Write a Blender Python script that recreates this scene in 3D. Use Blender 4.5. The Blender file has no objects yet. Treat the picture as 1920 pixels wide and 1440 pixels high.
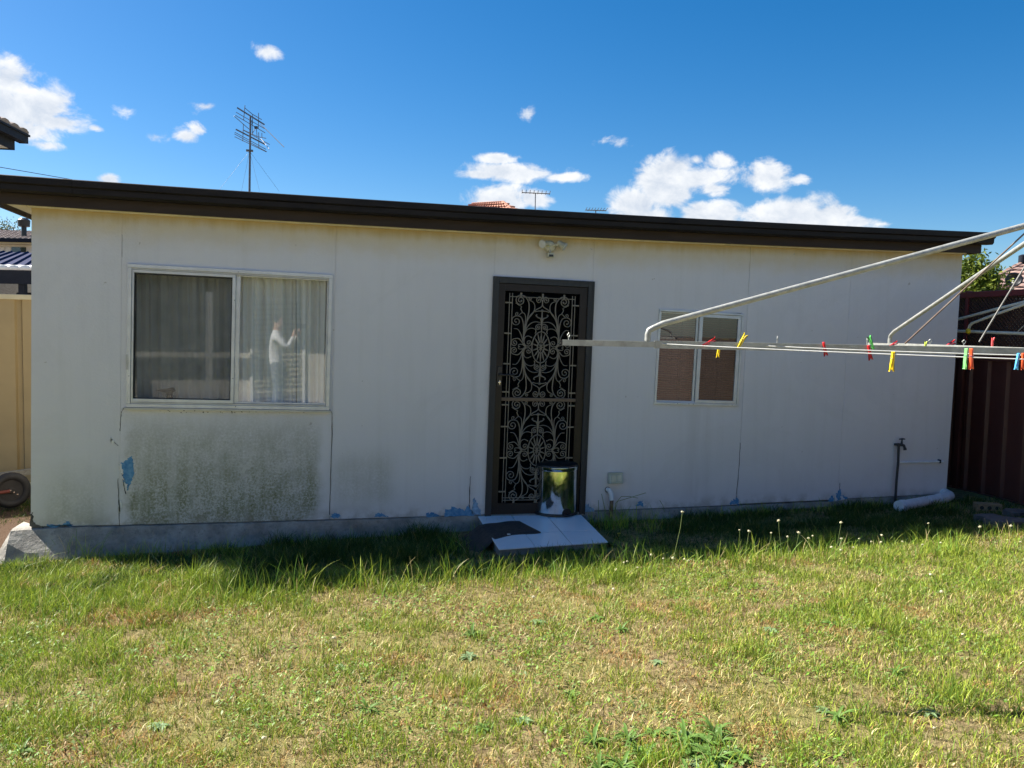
import bpy, bmesh, math, random
import numpy as np
from mathutils import Vector, Matrix, Euler

random.seed(7)
rng = np.random.default_rng(11)
SC = bpy.context.scene
COL = SC.collection
PI = math.pi

# ------------------------------------------------------------------ camera
F = 1561.884
YAW, PIT, ROL = math.radians(14.350619), math.radians(-3.6971448), math.radians(1.15142635)
CAM = np.array([0.0, -7.15, 1.6101])
_fw = np.array([math.sin(YAW) * math.cos(PIT), math.cos(YAW) * math.cos(PIT), math.sin(PIT)])
_r = np.array([math.cos(YAW), -math.sin(YAW), 0.0])
_u = np.cross(_r, _fw)
_rt = math.cos(ROL) * _r + math.sin(ROL) * _u
_up = -math.sin(ROL) * _r + math.cos(ROL) * _u

def ray(u, v):
    """direction through a photo pixel (1920 x 1440), unit length along the view axis"""
    return _fw + _rt * ((u - 960) / F) - _up * ((v - 720) / F)
def aty(u, v, Y=0.0):
    d = ray(u, v); return CAM + d * ((Y - CAM[1]) / d[1])
def atx(u, v, X):
    d = ray(u, v); return CAM + d * ((X - CAM[0]) / d[0])
def atz(u, v, Z):
    d = ray(u, v); return CAM + d * ((Z - CAM[2]) / d[2])
def atd(u, v, D):
    return CAM + ray(u, v) * D

cam_data = bpy.data.cameras.new('camera')
cam_data.sensor_fit = 'HORIZONTAL'; cam_data.sensor_width = 36.0
cam_data.lens = F / 1920 * 36.0
cam_data.clip_start = 0.05; cam_data.clip_end = 2000
cam_ob = bpy.data.objects.new('camera', cam_data); COL.objects.link(cam_ob)
_m = Matrix(((_rt[0], _up[0], -_fw[0], CAM[0]), (_rt[1], _up[1], -_fw[1], CAM[1]),
             (_rt[2], _up[2], -_fw[2], CAM[2]), (0, 0, 0, 1)))
cam_ob.matrix_world = _m
SC.camera = cam_ob

# ------------------------------------------------------------------ sun, sky, exposure
TO_SUN = Vector((-0.78, 0.56, 1.0)).normalized()
SUN_EL = math.asin(TO_SUN.z); SUN_AZ = math.atan2(TO_SUN.x, TO_SUN.y)
sun = bpy.data.lights.new('sun', 'SUN'); sun.energy = 5.0; sun.angle = math.radians(0.53)
sun.color = (1.0, 0.95, 0.86)
sun_ob = bpy.data.objects.new('sun', sun); COL.objects.link(sun_ob)
sun_ob.rotation_euler = TO_SUN.to_track_quat('Z', 'Y').to_euler()
sun_ob.location = (-20, 14, 26)

SKY_STRENGTH = 0.058
SC.view_settings.view_transform = 'Standard'; SC.view_settings.look = 'None'
SC.view_settings.gamma = 1.0; SC.view_settings.use_curve_mapping = False
SC.view_settings.exposure = 1.45
SC.render.film_transparent = False
SC.cycles.max_bounces = 8; SC.cycles.transparent_max_bounces = 16

world = bpy.data.worlds.new('World'); SC.world = world; world.use_nodes = True
WT = world.node_tree

class NT:
    """small node helper"""
    def __init__(s, tree): s.t = tree; s.n = tree.nodes; s.l = tree.links
    def put(s, sock, val):
        if val is None: return
        if isinstance(val, bpy.types.NodeSocket): s.l.new(val, sock)
        elif isinstance(val, (tuple, list)) and sock.type == 'RGBA' and len(val) == 3: sock.default_value = (*val, 1)
        else: sock.default_value = val
    def math(s, op, a, b=None, c=None, clamp=False):
        n = s.n.new('ShaderNodeMath'); n.operation = op; n.use_clamp = clamp
        for i, x in enumerate((a, b, c)): s.put(n.inputs[i], x)
        return n.outputs[0]
    def vmath(s, op, a, b=None, out=0):
        n = s.n.new('ShaderNodeVectorMath'); n.operation = op
        for i, x in enumerate((a, b)):
            if x is not None: s.put(n.inputs[i], x)
        return n.outputs[out]
    def mix(s, f, a, b, blend='MIX'):
        n = s.n.new('ShaderNodeMix'); n.data_type = 'RGBA'; n.blend_type = blend
        s.put(n.inputs[0], f); s.put(n.inputs[6], a); s.put(n.inputs[7], b)
        return n.outputs[2]
    def step(s, x, lo, hi, a=0.0, b=1.0):
        n = s.n.new('ShaderNodeMapRange'); n.interpolation_type = 'SMOOTHSTEP'
        s.put(n.inputs[0], x); s.put(n.inputs[1], lo); s.put(n.inputs[2], hi); s.put(n.inputs[3], a); s.put(n.inputs[4], b)
        return n.outputs[0]
    def noise(s, vec, scale, detail=4, rough=0.55, dist=0.0, out=0):
        n = s.n.new('ShaderNodeTexNoise'); n.noise_dimensions = '3D'
        if vec is not None: s.l.new(vec, n.inputs['Vector'])
        n.inputs['Scale'].default_value = scale; n.inputs['Detail'].default_value = detail
        n.inputs['Roughness'].default_value = rough; n.inputs['Distortion'].default_value = dist
        return n.outputs[out]
    def sep(s, v):
        n = s.n.new('ShaderNodeSeparateXYZ'); s.l.new(v, n.inputs[0]); return n.outputs
    def comb(s, x, y, z):
        n = s.n.new('ShaderNodeCombineXYZ')
        for i, q in enumerate((x, y, z)): s.put(n.inputs[i], q)
        return n.outputs[0]

def build_sky():
    w = NT(WT)
    bg = WT.nodes['Background']
    sky = w.n.new('ShaderNodeTexSky'); sky.sky_type = 'NISHITA'; sky.sun_disc = False
    sky.sun_elevation = SUN_EL; sky.sun_rotation = SUN_AZ
    sky.air_density = 0.85; sky.dust_density = 0.6; sky.ozone_density = 3.0; sky.altitude = 50
    hs = w.n.new('ShaderNodeHueSaturation'); hs.inputs['Hue'].default_value = 0.499
    hs.inputs['Saturation'].default_value = 1.42; hs.inputs['Value'].default_value = 0.92
    w.l.new(sky.outputs[0], hs.inputs['Color'])
    tc = w.n.new('ShaderNodeTexCoord'); d = tc.outputs['Generated']
    x, y, z = w.sep(d)
    az = w.math('ARCTAN2', x, y); el = w.math('ARCSINE', z)
    # cumulus: banks given by bearing and elevation, broken up with noise
    blobs = [(-40, 185, 125, 62, 1), (15, 148, 45, 32, 1), (62, 205, 72, 44, 1), (112, 230, 52, 20, 1), (-20, 232, 120, 26, 1),
             (178, 240, 14, 7, .7), (85, 272, 34, 8, .42), (290, 257, 24, 14, .5), (350, 256, 24, 13, .6), (370, 244, 14, 13, .5),
             (390, 201, 28, 12, .5), (503, 97, 24, 11, .45), (994, 213, 17, 12, .4), (203, 337, 20, 9, .8), (240, 208, 24, 8, .3), (1145, 265, 30, 8, .3),
             (935, 298, 46, 13, 1), (960, 322, 100, 21, 1.1), (900, 327, 50, 12, 1), (1052, 333, 50, 11, 1), (1000, 326, 60, 15, 1),
             (935, 376, 66, 34, 1.1), (1000, 374, 34, 18, .9),
             (1240, 348, 66, 54, 1.1), (1262, 316, 56, 34, 1), (1195, 385, 62, 42, 1.1), (1310, 333, 78, 30, 1), (1335, 352, 38, 18, .9),
             (1305, 300, 18, 12, .7), (1347, 303, 32, 20, .85), (1436, 330, 50, 34, 1), (1494, 337, 20, 9, .6),
             (1330, 402, 66, 28, 1.1), (1480, 405, 95, 36, 1.2), (1545, 408, 60, 28, 1.1), (1608, 416, 40, 13, .8), (1200, 405, 75, 30, 1.1), (1655, 420, 30, 8, .4)]
    av = w.comb(az, el, 0.0)
    M = None
    for (bu, bv, ru, rv, wt) in blobs:
        c = ray(bu, bv); c = c / np.linalg.norm(c)
        ca, ce = math.atan2(c[0], c[1]), math.asin(c[2])
        ra, re = ru / F / math.cos(ce) * 1.0, rv / F * 1.0
        q = w.vmath('SUBTRACT', av, (ca, ce, 0.0))
        q = w.vmath('MULTIPLY', q, (1 / ra, 1 / re, 0.0))
        L = w.vmath('LENGTH', q, out=1)
        m = w.math('MULTIPLY', w.math('SUBTRACT', 1.0, L), wt)
        M = m if M is None else w.math('MAXIMUM', M, m)
    # the rest of the sky carries on with scattered fair-weather cumulus
    big = w.noise(w.vmath('MULTIPLY', d, (1.0, 1.0, 2.6)), 4.2, 3, 0.5)
    away = w.math('MULTIPLY', w.step(w.math('ABSOLUTE', w.math('SUBTRACT', az, 0.25)), 0.75, 0.95),
                  w.math('MULTIPLY', w.step(el, 0.02, 0.08), w.step(el, 0.55, 0.25)))
    M2 = w.math('MULTIPLY', w.math('SUBTRACT', big, 0.55), 4.0)
    M2 = w.math('SUBTRACT', w.math('ADD', M2, away), 1.0)
    M = w.math('MAXIMUM', M, M2)
    M = w.math('MAXIMUM', M, -1.0)
    dd = w.vmath('MULTIPLY', d, (1.0, 1.0, 1.35))
    n1 = w.noise(dd, 24, 9, 0.63, 0.35)
    off = w.vmath('ADD', dd, (-0.012, 0.004, 0.017))
    n2 = w.noise(off, 24, 9, 0.63, 0.35)
    n3 = w.noise(dd, 9, 5, 0.5, 0.0)
    dens = w.math('ADD', M, w.math('MULTIPLY', w.math('SUBTRACT', n1, 0.47), 2.15))
    alpha = w.step(dens, 0.02, 0.62)
    lit = w.math('ADD', w.math('MULTIPLY', w.math('SUBTRACT', n1, n2), 2.2), 0.66)
    lit = w.math('SUBTRACT', lit, w.math('MULTIPLY', w.step(dens, 0.35, 1.3), 0.22))
    lit = w.math('ADD', lit, w.math('MULTIPLY', w.math('SUBTRACT', n3, 0.5), 0.8), clamp=True)
    cc = w.mix(lit, (3.9, 4.4, 5.2), (6.5, 6.6, 6.7))
    col = w.mix(w.math('MULTIPLY', alpha, 0.97), hs.outputs[0], cc)
    w.l.new(col, bg.inputs[0]); bg.inputs[1].default_value = SKY_STRENGTH
build_sky()

# ------------------------------------------------------------------ helpers
class MB:
    """collects shapes; build() links them as one mesh object"""
    def __init__(s): s.v = []; s.f = []; s.mi = []; s.sm = []; s.cur = 0
    def add(s, vs, fs, smooth=False):
        b = len(s.v); s.v += [tuple(map(float, p)) for p in vs]
        for f in fs: s.f.append(tuple(i + b for i in f)); s.mi.append(s.cur); s.sm.append(smooth)
        return s
    def box(s, x0, x1, y0, y1, z0, z1, nx=1, nz=1):
        if nx == 1 and nz == 1:
            vs = [(x, y, z) for z in (z0, z1) for y in (y0, y1) for x in (x0, x1)]
            s.add(vs, [(0, 2, 3, 1), (4, 5, 7, 6), (0, 1, 5, 4), (2, 6, 7, 3), (0, 4, 6, 2), (1, 3, 7, 5)]); return s
        xs = np.linspace(x0, x1, nx + 1)
        prof = [(y0, z0), (y1, z0), (y1, z1), (y0, z1)]
        return s.sweep_x(prof, xs)
    def sweep_x(s, prof, xs, closed=True, smooth=False):
        n = len(prof); vs = []; fs = []
        for x in xs: vs += [(x, p[0], p[1]) for p in prof]
        for k in range(len(xs) - 1):
            for i in range(n if closed else n - 1):
                j = (i + 1) % n
                fs.append((k * n + i, (k + 1) * n + i, (k + 1) * n + j, k * n + j))
        if closed:
            fs.append(tuple(range(n))); fs.append(tuple(reversed([(len(xs) - 1) * n + i for i in range(n)])))
        return s.add(vs, fs, smooth)
    def obox(s, c, sx, sy, sz, R=None):
        """box with centre c, half sizes, rotation matrix"""
        R = R or Matrix.Identity(3)
        vs = [Vector(c) + R @ Vector((a * sx, b * sy, d * sz)) for d in (-1, 1) for b in (-1, 1) for a in (-1, 1)]
        return s.add(vs, [(0, 2, 3, 1), (4, 5, 7, 6), (0, 1, 5, 4), (2, 6, 7, 3), (0, 4, 6, 2), (1, 3, 7, 5)])
    def quad(s, a, b, c, d): return s.add([a, b, c, d], [(0, 1, 2, 3)])
    def tube(s, pts, r, seg=8, cap=True, smooth=True, square=False):
        pts = [Vector(p) for p in pts]; n = len(pts)
        rs = r if isinstance(r, (list, tuple)) else [r] * n
        seg = 4 if square else seg
        T = []
        for i in range(n):
            t = (pts[min(i + 1, n - 1)] - pts[max(i - 1, 0)])
            T.append(t.normalized() if t.length > 1e-9 else Vector((0, 0, 1)))
        ref = Vector((0, 0, 1)) if abs(T[0].z) < 0.9 else Vector((0, 1, 0))
        nrm = (ref - T[0] * ref.dot(T[0])).normalized()
        vs = []; fs = []
        for i in range(n):
            nrm = (nrm - T[i] * nrm.dot(T[i])).normalized(); bi = T[i].cross(nrm)
            for k in range(seg):
                a = 2 * PI * k / seg + (PI / 4 if square else 0)
                vs.append(pts[i] + (nrm * math.cos(a) + bi * math.sin(a)) * rs[i] * (1.414 if square else 1))
        for i in range(n - 1):
            for k in range(seg):
                k2 = (k + 1) % seg
                fs.append((i * seg + k, i * seg + k2, (i + 1) * seg + k2, (i + 1) * seg + k))
        if cap: fs += [tuple(reversed(range(seg))), tuple((n - 1) * seg + k for k in range(seg))]
        return s.add(vs, fs, smooth and not square)
    def lathe(s, prof, c=(0, 0, 0), seg=32, axis='Z', smooth=True):
        vs = []; fs = []; n = len(prof)
        for (r, h) in prof:
            for k in range(seg):
                a = 2 * PI * k / seg
                p = (r * math.cos(a), r * math.sin(a), h)
                if axis == 'Y': p = (p[0], -h, p[1])
                if axis == 'X': p = (h, p[0], p[1])
                vs.append((c[0] + p[0], c[1] + p[1], c[2] + p[2]))
        for i in range(n - 1):
            for k in range(seg):
                k2 = (k + 1) % seg
                fs.append((i * seg + k, i * seg + k2, (i + 1) * seg + k2, (i + 1) * seg + k))
        b = len(s.v); s.add(vs, fs, smooth)
        for f in (tuple(reversed(range(seg))), tuple((n - 1) * seg + k for k in range(seg))):
            s.f.append(tuple(i + b for i in f)); s.mi.append(s.cur); s.sm.append(False)
        return s
    def prism(s, poly, y0, y1):
        """polygon in XZ extruded along Y"""
        n = len(poly)
        vs = [(p[0], y0, p[1]) for p in poly] + [(p[0], y1, p[1]) for p in poly]
        fs = [tuple(range(n)), tuple(reversed(range(n, 2 * n)))]
        fs += [(i, i + n, (i + 1) % n + n, (i + 1) % n) for i in range(n)]
        return s.add(vs, fs)
    def map(s, fn): s.v = [tuple(fn(*p)) for p in s.v]; return s
    def mesh(s, name, mats):
        me = bpy.data.meshes.new(name); me.from_pydata(s.v, [], s.f)
        for m in (mats if isinstance(mats, (list, tuple)) else [mats]): me.materials.append(m)
        me.polygons.foreach_set('material_index', s.mi); me.polygons.foreach_set('use_smooth', s.sm)
        bm = bmesh.new(); bm.from_mesh(me); bmesh.ops.recalc_face_normals(bm, faces=bm.faces)
        for e in bm.edges:
            if len(e.link_faces) == 2 and e.calc_face_angle(0) > 0.75: e.smooth = False
        bm.to_mesh(me); bm.free()
        me.update(); return me

WORLD_M = {}
def tag(o, label=None, cat=None, group=None, kind=None):
    if label: o['label'] = label
    if cat: o['category'] = cat
    if group: o['group'] = group
    if kind: o['kind'] = kind
    return o
def link(name, data, parent=None, local=False):
    o = bpy.data.objects.new(name, data); COL.objects.link(o)
    if parent is not None:
        o.parent = parent
        if not local: o.matrix_parent_inverse = WORLD_M[parent.name].inverted()
        WORLD_M[o.name] = WORLD_M[parent.name].copy() if local else Matrix.Identity(4)
    else: WORLD_M[o.name] = Matrix.Identity(4)
    return o
def thing(name, label, cat, loc=(0, 0, 0), rot=(0, 0, 0), group=None):
    o = bpy.data.objects.new(name, None); COL.objects.link(o)
    o.empty_display_size = 0.1
    o.location = loc; o.rotation_euler = rot
    WORLD_M[o.name] = Matrix.Translation(Vector(loc)) @ Euler(rot).to_matrix().to_4x4()
    return tag(o, label, cat, group)
def pivot(name, parent, loc, rot=(0, 0, 0)):
    """an empty part that carries sub-parts"""
    o = bpy.data.objects.new(name, None); COL.objects.link(o); o.parent = parent
    o.matrix_parent_inverse = WORLD_M[parent.name].inverted()
    o.location = loc; o.rotation_euler = rot
    WORLD_M[o.name] = Matrix.Translation(Vector(loc)) @ Euler(rot).to_matrix().to_4x4()
    return o
def part(name, mb, mat, parent, label=None, local=False):
    """a mesh child; coordinates are the world's unless local"""
    o = link(name, mb.mesh(name, mat), parent, local)
    if label: o['label'] = label
    return o
def solo(name, mb, mat, label, cat, group=None):
    return tag(link(name, mb.mesh(name, mat)), label, cat, group)
def copy_tree(o, parent=None):
    c = o.copy(); COL.objects.link(c)
    if parent is not None: c.parent = parent
    for ch in o.children: copy_tree(ch, c)
    return c
def bevel(o, w=0.004, seg=2):
    m = o.modifiers.new('bevel', 'BEVEL'); m.width = w; m.segments = seg; m.limit_method = 'ANGLE'; return o

# ------------------------------------------------------------------ materials
def mat(name, col, rough=0.6, metal=0.0, var=0.12, scale=9.0, bump=0.0, bscale=60.0, spec=0.5, col2=None, detail=5, coat=0.0, stretch=None):
    m = bpy.data.materials.new(name); m.use_nodes = True; w = NT(m.node_tree)
    b = w.n['Principled BSDF']
    g = w.n.new('ShaderNodeNewGeometry').outputs['Position']
    if stretch: g = w.vmath('MULTIPLY', g, stretch)
    n = w.noise(g, scale, detail, 0.6)
    n = w.step(n, 0.28, 0.72)
    c2 = col2 or tuple(min(1, c * (1 + var)) for c in col); c1 = col if col2 else tuple(c * (1 - var) for c in col)
    w.put(b.inputs['Base Color'], w.mix(n, c1, c2))
    r = w.noise(g, scale * 2.3, 3); w.put(b.inputs['Roughness'], w.step(r, 0.2, 0.8, max(0, rough - 0.08), min(1, rough + 0.08)))
    b.inputs['Metallic'].default_value = metal; b.inputs['Specular IOR Level'].default_value = spec
    b.inputs['Coat Weight'].default_value = coat
    if bump:
        bp = w.n.new('ShaderNodeBump'); bp.inputs['Strength'].default_value = bump; bp.inputs['Distance'].default_value = 0.01
        w.l.new(w.noise(g, bscale, 5, 0.6), bp.inputs['Height']); w.l.new(bp.outputs[0], b.inputs['Normal'])
    return m

def glass(name, tint=(0.9, 0.93, 0.92), boost=1.0):
    m = bpy.data.materials.new(name); m.use_nodes = True; w = NT(m.node_tree); w.n.remove(w.n['Principled BSDF'])
    out = w.n['Material Output']
    t = w.n.new('ShaderNodeBsdfTransparent'); t.inputs[0].default_value = (*tint, 1)
    g = w.n.new('ShaderNodeBsdfGlossy'); g.inputs['Roughness'].default_value = 0.004; g.inputs[0].default_value = (1, 1, 1, 1)
    ge = w.n.new('ShaderNodeNewGeometry')
    cs = w.math('ABSOLUTE', w.vmath('DOT_PRODUCT', ge.outputs['Normal'], ge.outputs['Incoming'], out=1))
    fr = w.math('ADD', 0.105, w.math('MULTIPLY', w.math('POWER', w.math('SUBTRACT', 1.0, cs, clamp=True), 5.0), 0.92))
    nz = w.noise(w.n.new('ShaderNodeNewGeometry').outputs['Position'], 2.2, 2)
    bp = w.n.new('ShaderNodeBump'); bp.inputs['Strength'].default_value = 0.02; bp.inputs['Distance'].default_value = 0.01
    w.l.new(nz, bp.inputs['Height']); w.l.new(bp.outputs[0], g.inputs['Normal'])
    f = w.math('MULTIPLY', fr, boost, clamp=True)
    mx = w.n.new('ShaderNodeMixShader'); w.l.new(f, mx.inputs[0]); w.l.new(t.outputs[0], mx.inputs[1]); w.l.new(g.outputs[0], mx.inputs[2])
    w.l.new(mx.outputs[0], out.inputs[0]); return m

MT = {}
MT['fascia'] = mat('brown painted fascia', (0.038, 0.028, 0.023), 0.6, var=0.15, scale=5, spec=0.2, bump=0.1, stretch=(0.4, 1, 4))
MT['gutter'] = mat('dark brown gutter enamel', (0.011, 0.009, 0.009), 0.5, var=0.3, spec=0.2, scale=7, bump=0.06, stretch=(0.5, 1, 3))
MT['soffit'] = mat('cream soffit paint', (0.66, 0.61, 0.45), 0.7)
MT['roofing'] = mat('weathered roof sheet', (0.12, 0.10, 0.09), 0.6)
MT['alu'] = mat('milled aluminium', (0.56, 0.58, 0.58), 0.42, metal=0.35, var=0.08, bump=0.05)
MT['alu_edge'] = mat('aluminium track', (0.42, 0.43, 0.42), 0.45, metal=0.4, var=0.1)
MT['seal'] = mat('black glazing seal', (0.02, 0.02, 0.02), 0.7)
MT['jamb'] = mat('grey brown door jamb paint', (0.036, 0.038, 0.040), 0.55, var=0.1, spec=0.3, bump=0.08, stretch=(4, 4, 0.6))
MT['stile'] = mat('brown aluminium door', (0.017, 0.011, 0.009), 0.4, var=0.12, spec=0.3)
MT['stile_pale'] = mat('bronze anodised rail', (0.11, 0.078, 0.058), 0.45, metal=0.2, var=0.1)
MT['iron'] = mat('bronze grey scrollwork', (0.19, 0.17, 0.135), 0.5, metal=0.2, var=0.12, scale=20)
MT['black'] = mat('black plastic', (0.012, 0.012, 0.013), 0.35)
MT['dark'] = mat('dark interior', (0.035, 0.032, 0.03), 0.9)
MT['void'] = mat('doorway shade black', (0.004, 0.004, 0.004), 0.9, spec=0.0)  # near-black colour stands in for the darkness behind the screen door
MT['blue'] = mat('old blue paint', (0.045, 0.19, 0.40), 0.7, col2=(0.15, 0.34, 0.52), scale=34, bump=0.4)
MT['bluepale'] = mat('faded blue undercoat', (0.22, 0.36, 0.50), 0.7, var=0.3, scale=30, bump=0.3)
MT['flake'] = mat('curling paint flake', (0.66, 0.66, 0.64), 0.6)
MT['tile'] = mat('white glazed tile', (0.74, 0.76, 0.79), 0.42, var=0.02, scale=3, spec=0.3, detail=1)
MT['grout'] = mat('grey mortar bed', (0.22, 0.21, 0.20), 0.9, bump=0.4)
MT['mat'] = mat('worn black doormat', (0.020, 0.017, 0.018), 0.85, col2=(0.045, 0.037, 0.034), scale=26, bump=0.5)
MT['chrome'] = mat('polished steel', (0.74, 0.74, 0.74), 0.09, metal=1.0, var=0.10, scale=14, bump=0.012, bscale=9)
MT['pvc'] = mat('white plastic pipe', (0.66, 0.70, 0.72), 0.35, var=0.1, scale=12)
MT['outlet'] = mat('grey green plastic', (0.42, 0.45, 0.37), 0.4, var=0.1)
MT['lampw'] = mat('yellowed white plastic', (0.52, 0.50, 0.36), 0.4, var=0.1)
MT['galv'] = mat('galvanised steel', (0.27, 0.275, 0.25), 0.5, metal=0.25, col2=(0.40, 0.405, 0.375), scale=24, bump=0.15)
MT['airer'] = mat('cream airer enamel', (0.74, 0.71, 0.60), 0.45, var=0.08)
MT['wire'] = mat('grey clothes wire', (0.60, 0.60, 0.58), 0.4, metal=0.3)
MT['rust'] = mat('rusty rod', (0.12, 0.07, 0.05), 0.7, col2=(0.22, 0.18, 0.14), scale=12, spec=0.2)
MT['rod'] = mat('dull grey rod', (0.17, 0.165, 0.15), 0.6, var=0.2, spec=0.3)
MT['tap'] = mat('dull grey brass', (0.022, 0.026, 0.032), 0.5, metal=0.2)
MT['tan'] = mat('tan fence enamel', (0.44, 0.33, 0.165), 0.5, var=0.05, scale=3)
MT['tancap'] = mat('cream fence rail', (0.72, 0.64, 0.42), 0.5, var=0.05)
MT['brown'] = mat('red brown fence enamel', (0.085, 0.028, 0.022), 0.45, var=0.1, scale=4)
MT['browncap'] = mat('dark red fence rail', (0.16, 0.028, 0.030), 0.45, var=0.1)
MT['lattice'] = mat('brown lattice', (0.060, 0.026, 0.020), 0.7, var=0.15)
MT['rubber'] = mat('black tyre rubber', (0.022, 0.021, 0.021), 0.75, bump=0.2)
MT['redmetal'] = mat('faded red metal', (0.20, 0.05, 0.03), 0.5)
MT['greytimber'] = mat('weathered grey timber', (0.36, 0.33, 0.26), 0.8, var=0.2, bump=0.3, stretch=(1, 8, 8))
MT['brick'] = mat('yellow brown brick', (0.28, 0.19, 0.10), 0.85, var=0.25, scale=30, bump=0.4)
MT['edging'] = mat('dark stained concrete', (0.10, 0.095, 0.09), 0.9, var=0.3, scale=14, bump=0.5)
MT['conc'] = mat('grey concrete', (0.33, 0.32, 0.30), 0.9, var=0.15, scale=10, bump=0.4)
MT['whitewall'] = mat('white weatherboard', (0.78, 0.79, 0.78), 0.6, var=0.04)
MT['shutter'] = mat('dark green shutter', (0.012, 0.030, 0.028), 0.5)
MT['greytile'] = mat('grey brown roof tile', (0.24, 0.20, 0.18), 0.8, col2=(0.38, 0.32, 0.29), scale=5, bump=0.2)
MT['redtile'] = mat('terracotta roof tile', (0.30, 0.115, 0.070), 0.8, col2=(0.42, 0.19, 0.12), scale=6, bump=0.2)
MT['pinktile'] = mat('faded brown roof tile', (0.26, 0.14, 0.105), 0.8, col2=(0.46, 0.32, 0.26), scale=7, bump=0.2)
MT['bluesteel'] = mat('dark blue roof sheet', (0.006, 0.012, 0.060), 0.75, var=0.2, spec=0.15)
MT['whitetrim'] = mat('white trim', (0.78, 0.78, 0.76), 0.5, var=0.04)
MT['navy'] = mat('charcoal gutter', (0.014, 0.017, 0.026), 0.6, spec=0.15)
MT['paneblue'] = mat('far window glass', (0.10, 0.14, 0.17), 0.1, spec=0.8)
MT['antenna'] = mat('weathered aluminium rod', (0.11, 0.12, 0.14), 0.5, metal=0.4)
MT['bark'] = mat('grey brown bark', (0.13, 0.10, 0.075), 0.9, var=0.3, bump=0.4)
MT['carpaint'] = mat('white car paint', (0.75, 0.76, 0.78), 0.2, var=0.03, coat=0.6)
MT['cream'] = mat('cream render', (0.66, 0.62, 0.54), 0.75, var=0.05)
MT['blind'] = mat('brown blind slat', (0.17, 0.085, 0.068), 0.45, var=0.12, scale=4)
MT['carpet'] = mat('interior floor', (0.12, 0.10, 0.09), 0.9)
MT['roomwall'] = mat('interior plaster', (0.42, 0.40, 0.37), 0.8)
MT['glass'] = glass('window glass')
MT['glass_dim'] = glass('dark tinted glass', (0.52, 0.53, 0.55), 0.7)  # darker tint stands in for a screen and weaker reflection on this pane
MT['stem'] = mat('pale green stem', (0.17, 0.22, 0.07), 0.6, var=0.2)
MT['bud'] = mat('cream flower head', (0.60, 0.55, 0.36), 0.85, var=0.25, scale=80)

def curtain_mat():
    m = bpy.data.materials.new('sheer curtain cloth'); m.use_nodes = True; w = NT(m.node_tree)
    b = w.n['Principled BSDF']; out = w.n['Material Output']
    g = w.n.new('ShaderNodeNewGeometry').outputs['Position']
    c = w.mix(w.noise(g, 14, 4), (0.74, 0.73, 0.70), (0.86, 0.86, 0.85))
    b.inputs['Roughness'].default_value = 0.9; w.put(b.inputs['Base Color'], c)
    t = w.n.new('ShaderNodeBsdfTranslucent'); w.put(t.inputs[0], c)
    mx = w.n.new('ShaderNodeMixShader'); mx.inputs[0].default_value = 0.2
    w.l.new(b.outputs[0], mx.inputs[1]); w.l.new(t.outputs[0], mx.inputs[2]); w.l.new(mx.outputs[0], out.inputs[0]); return m
MT['curtain'] = curtain_mat()

def screen_mat(name, dens, col=(0.02, 0.02, 0.02)):
    """woven fly wire, too fine to tell the wires apart"""
    m = bpy.data.materials.new(name); m.use_nodes = True; w = NT(m.node_tree)
    b = w.n['Principled BSDF']; out = w.n['Material Output']; b.inputs['Base Color'].default_value = (*col, 1); b.inputs['Roughness'].default_value = 0.9; b.inputs['Specular IOR Level'].default_value = 0.05
    g = w.n.new('ShaderNodeNewGeometry').outputs['Position']
    t = w.n.new('ShaderNodeBsdfTransparent'); mx = w.n.new('ShaderNodeMixShader')
    w.put(mx.inputs[0], w.step(w.noise(g, 3.0, 2), 0.2, 0.8, dens - 0.04, dens + 0.04))
    w.l.new(t.outputs[0], mx.inputs[1]); w.l.new(b.outputs[0], mx.inputs[2]); w.l.new(mx.outputs[0], out.inputs[0]); return m
MT['fly'] = screen_mat('insect screen', 0.24, (0.03, 0.032, 0.035))
MT['doorfly'] = screen_mat('door fly wire', 0.75, (0.003, 0.003, 0.0035))

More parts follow.
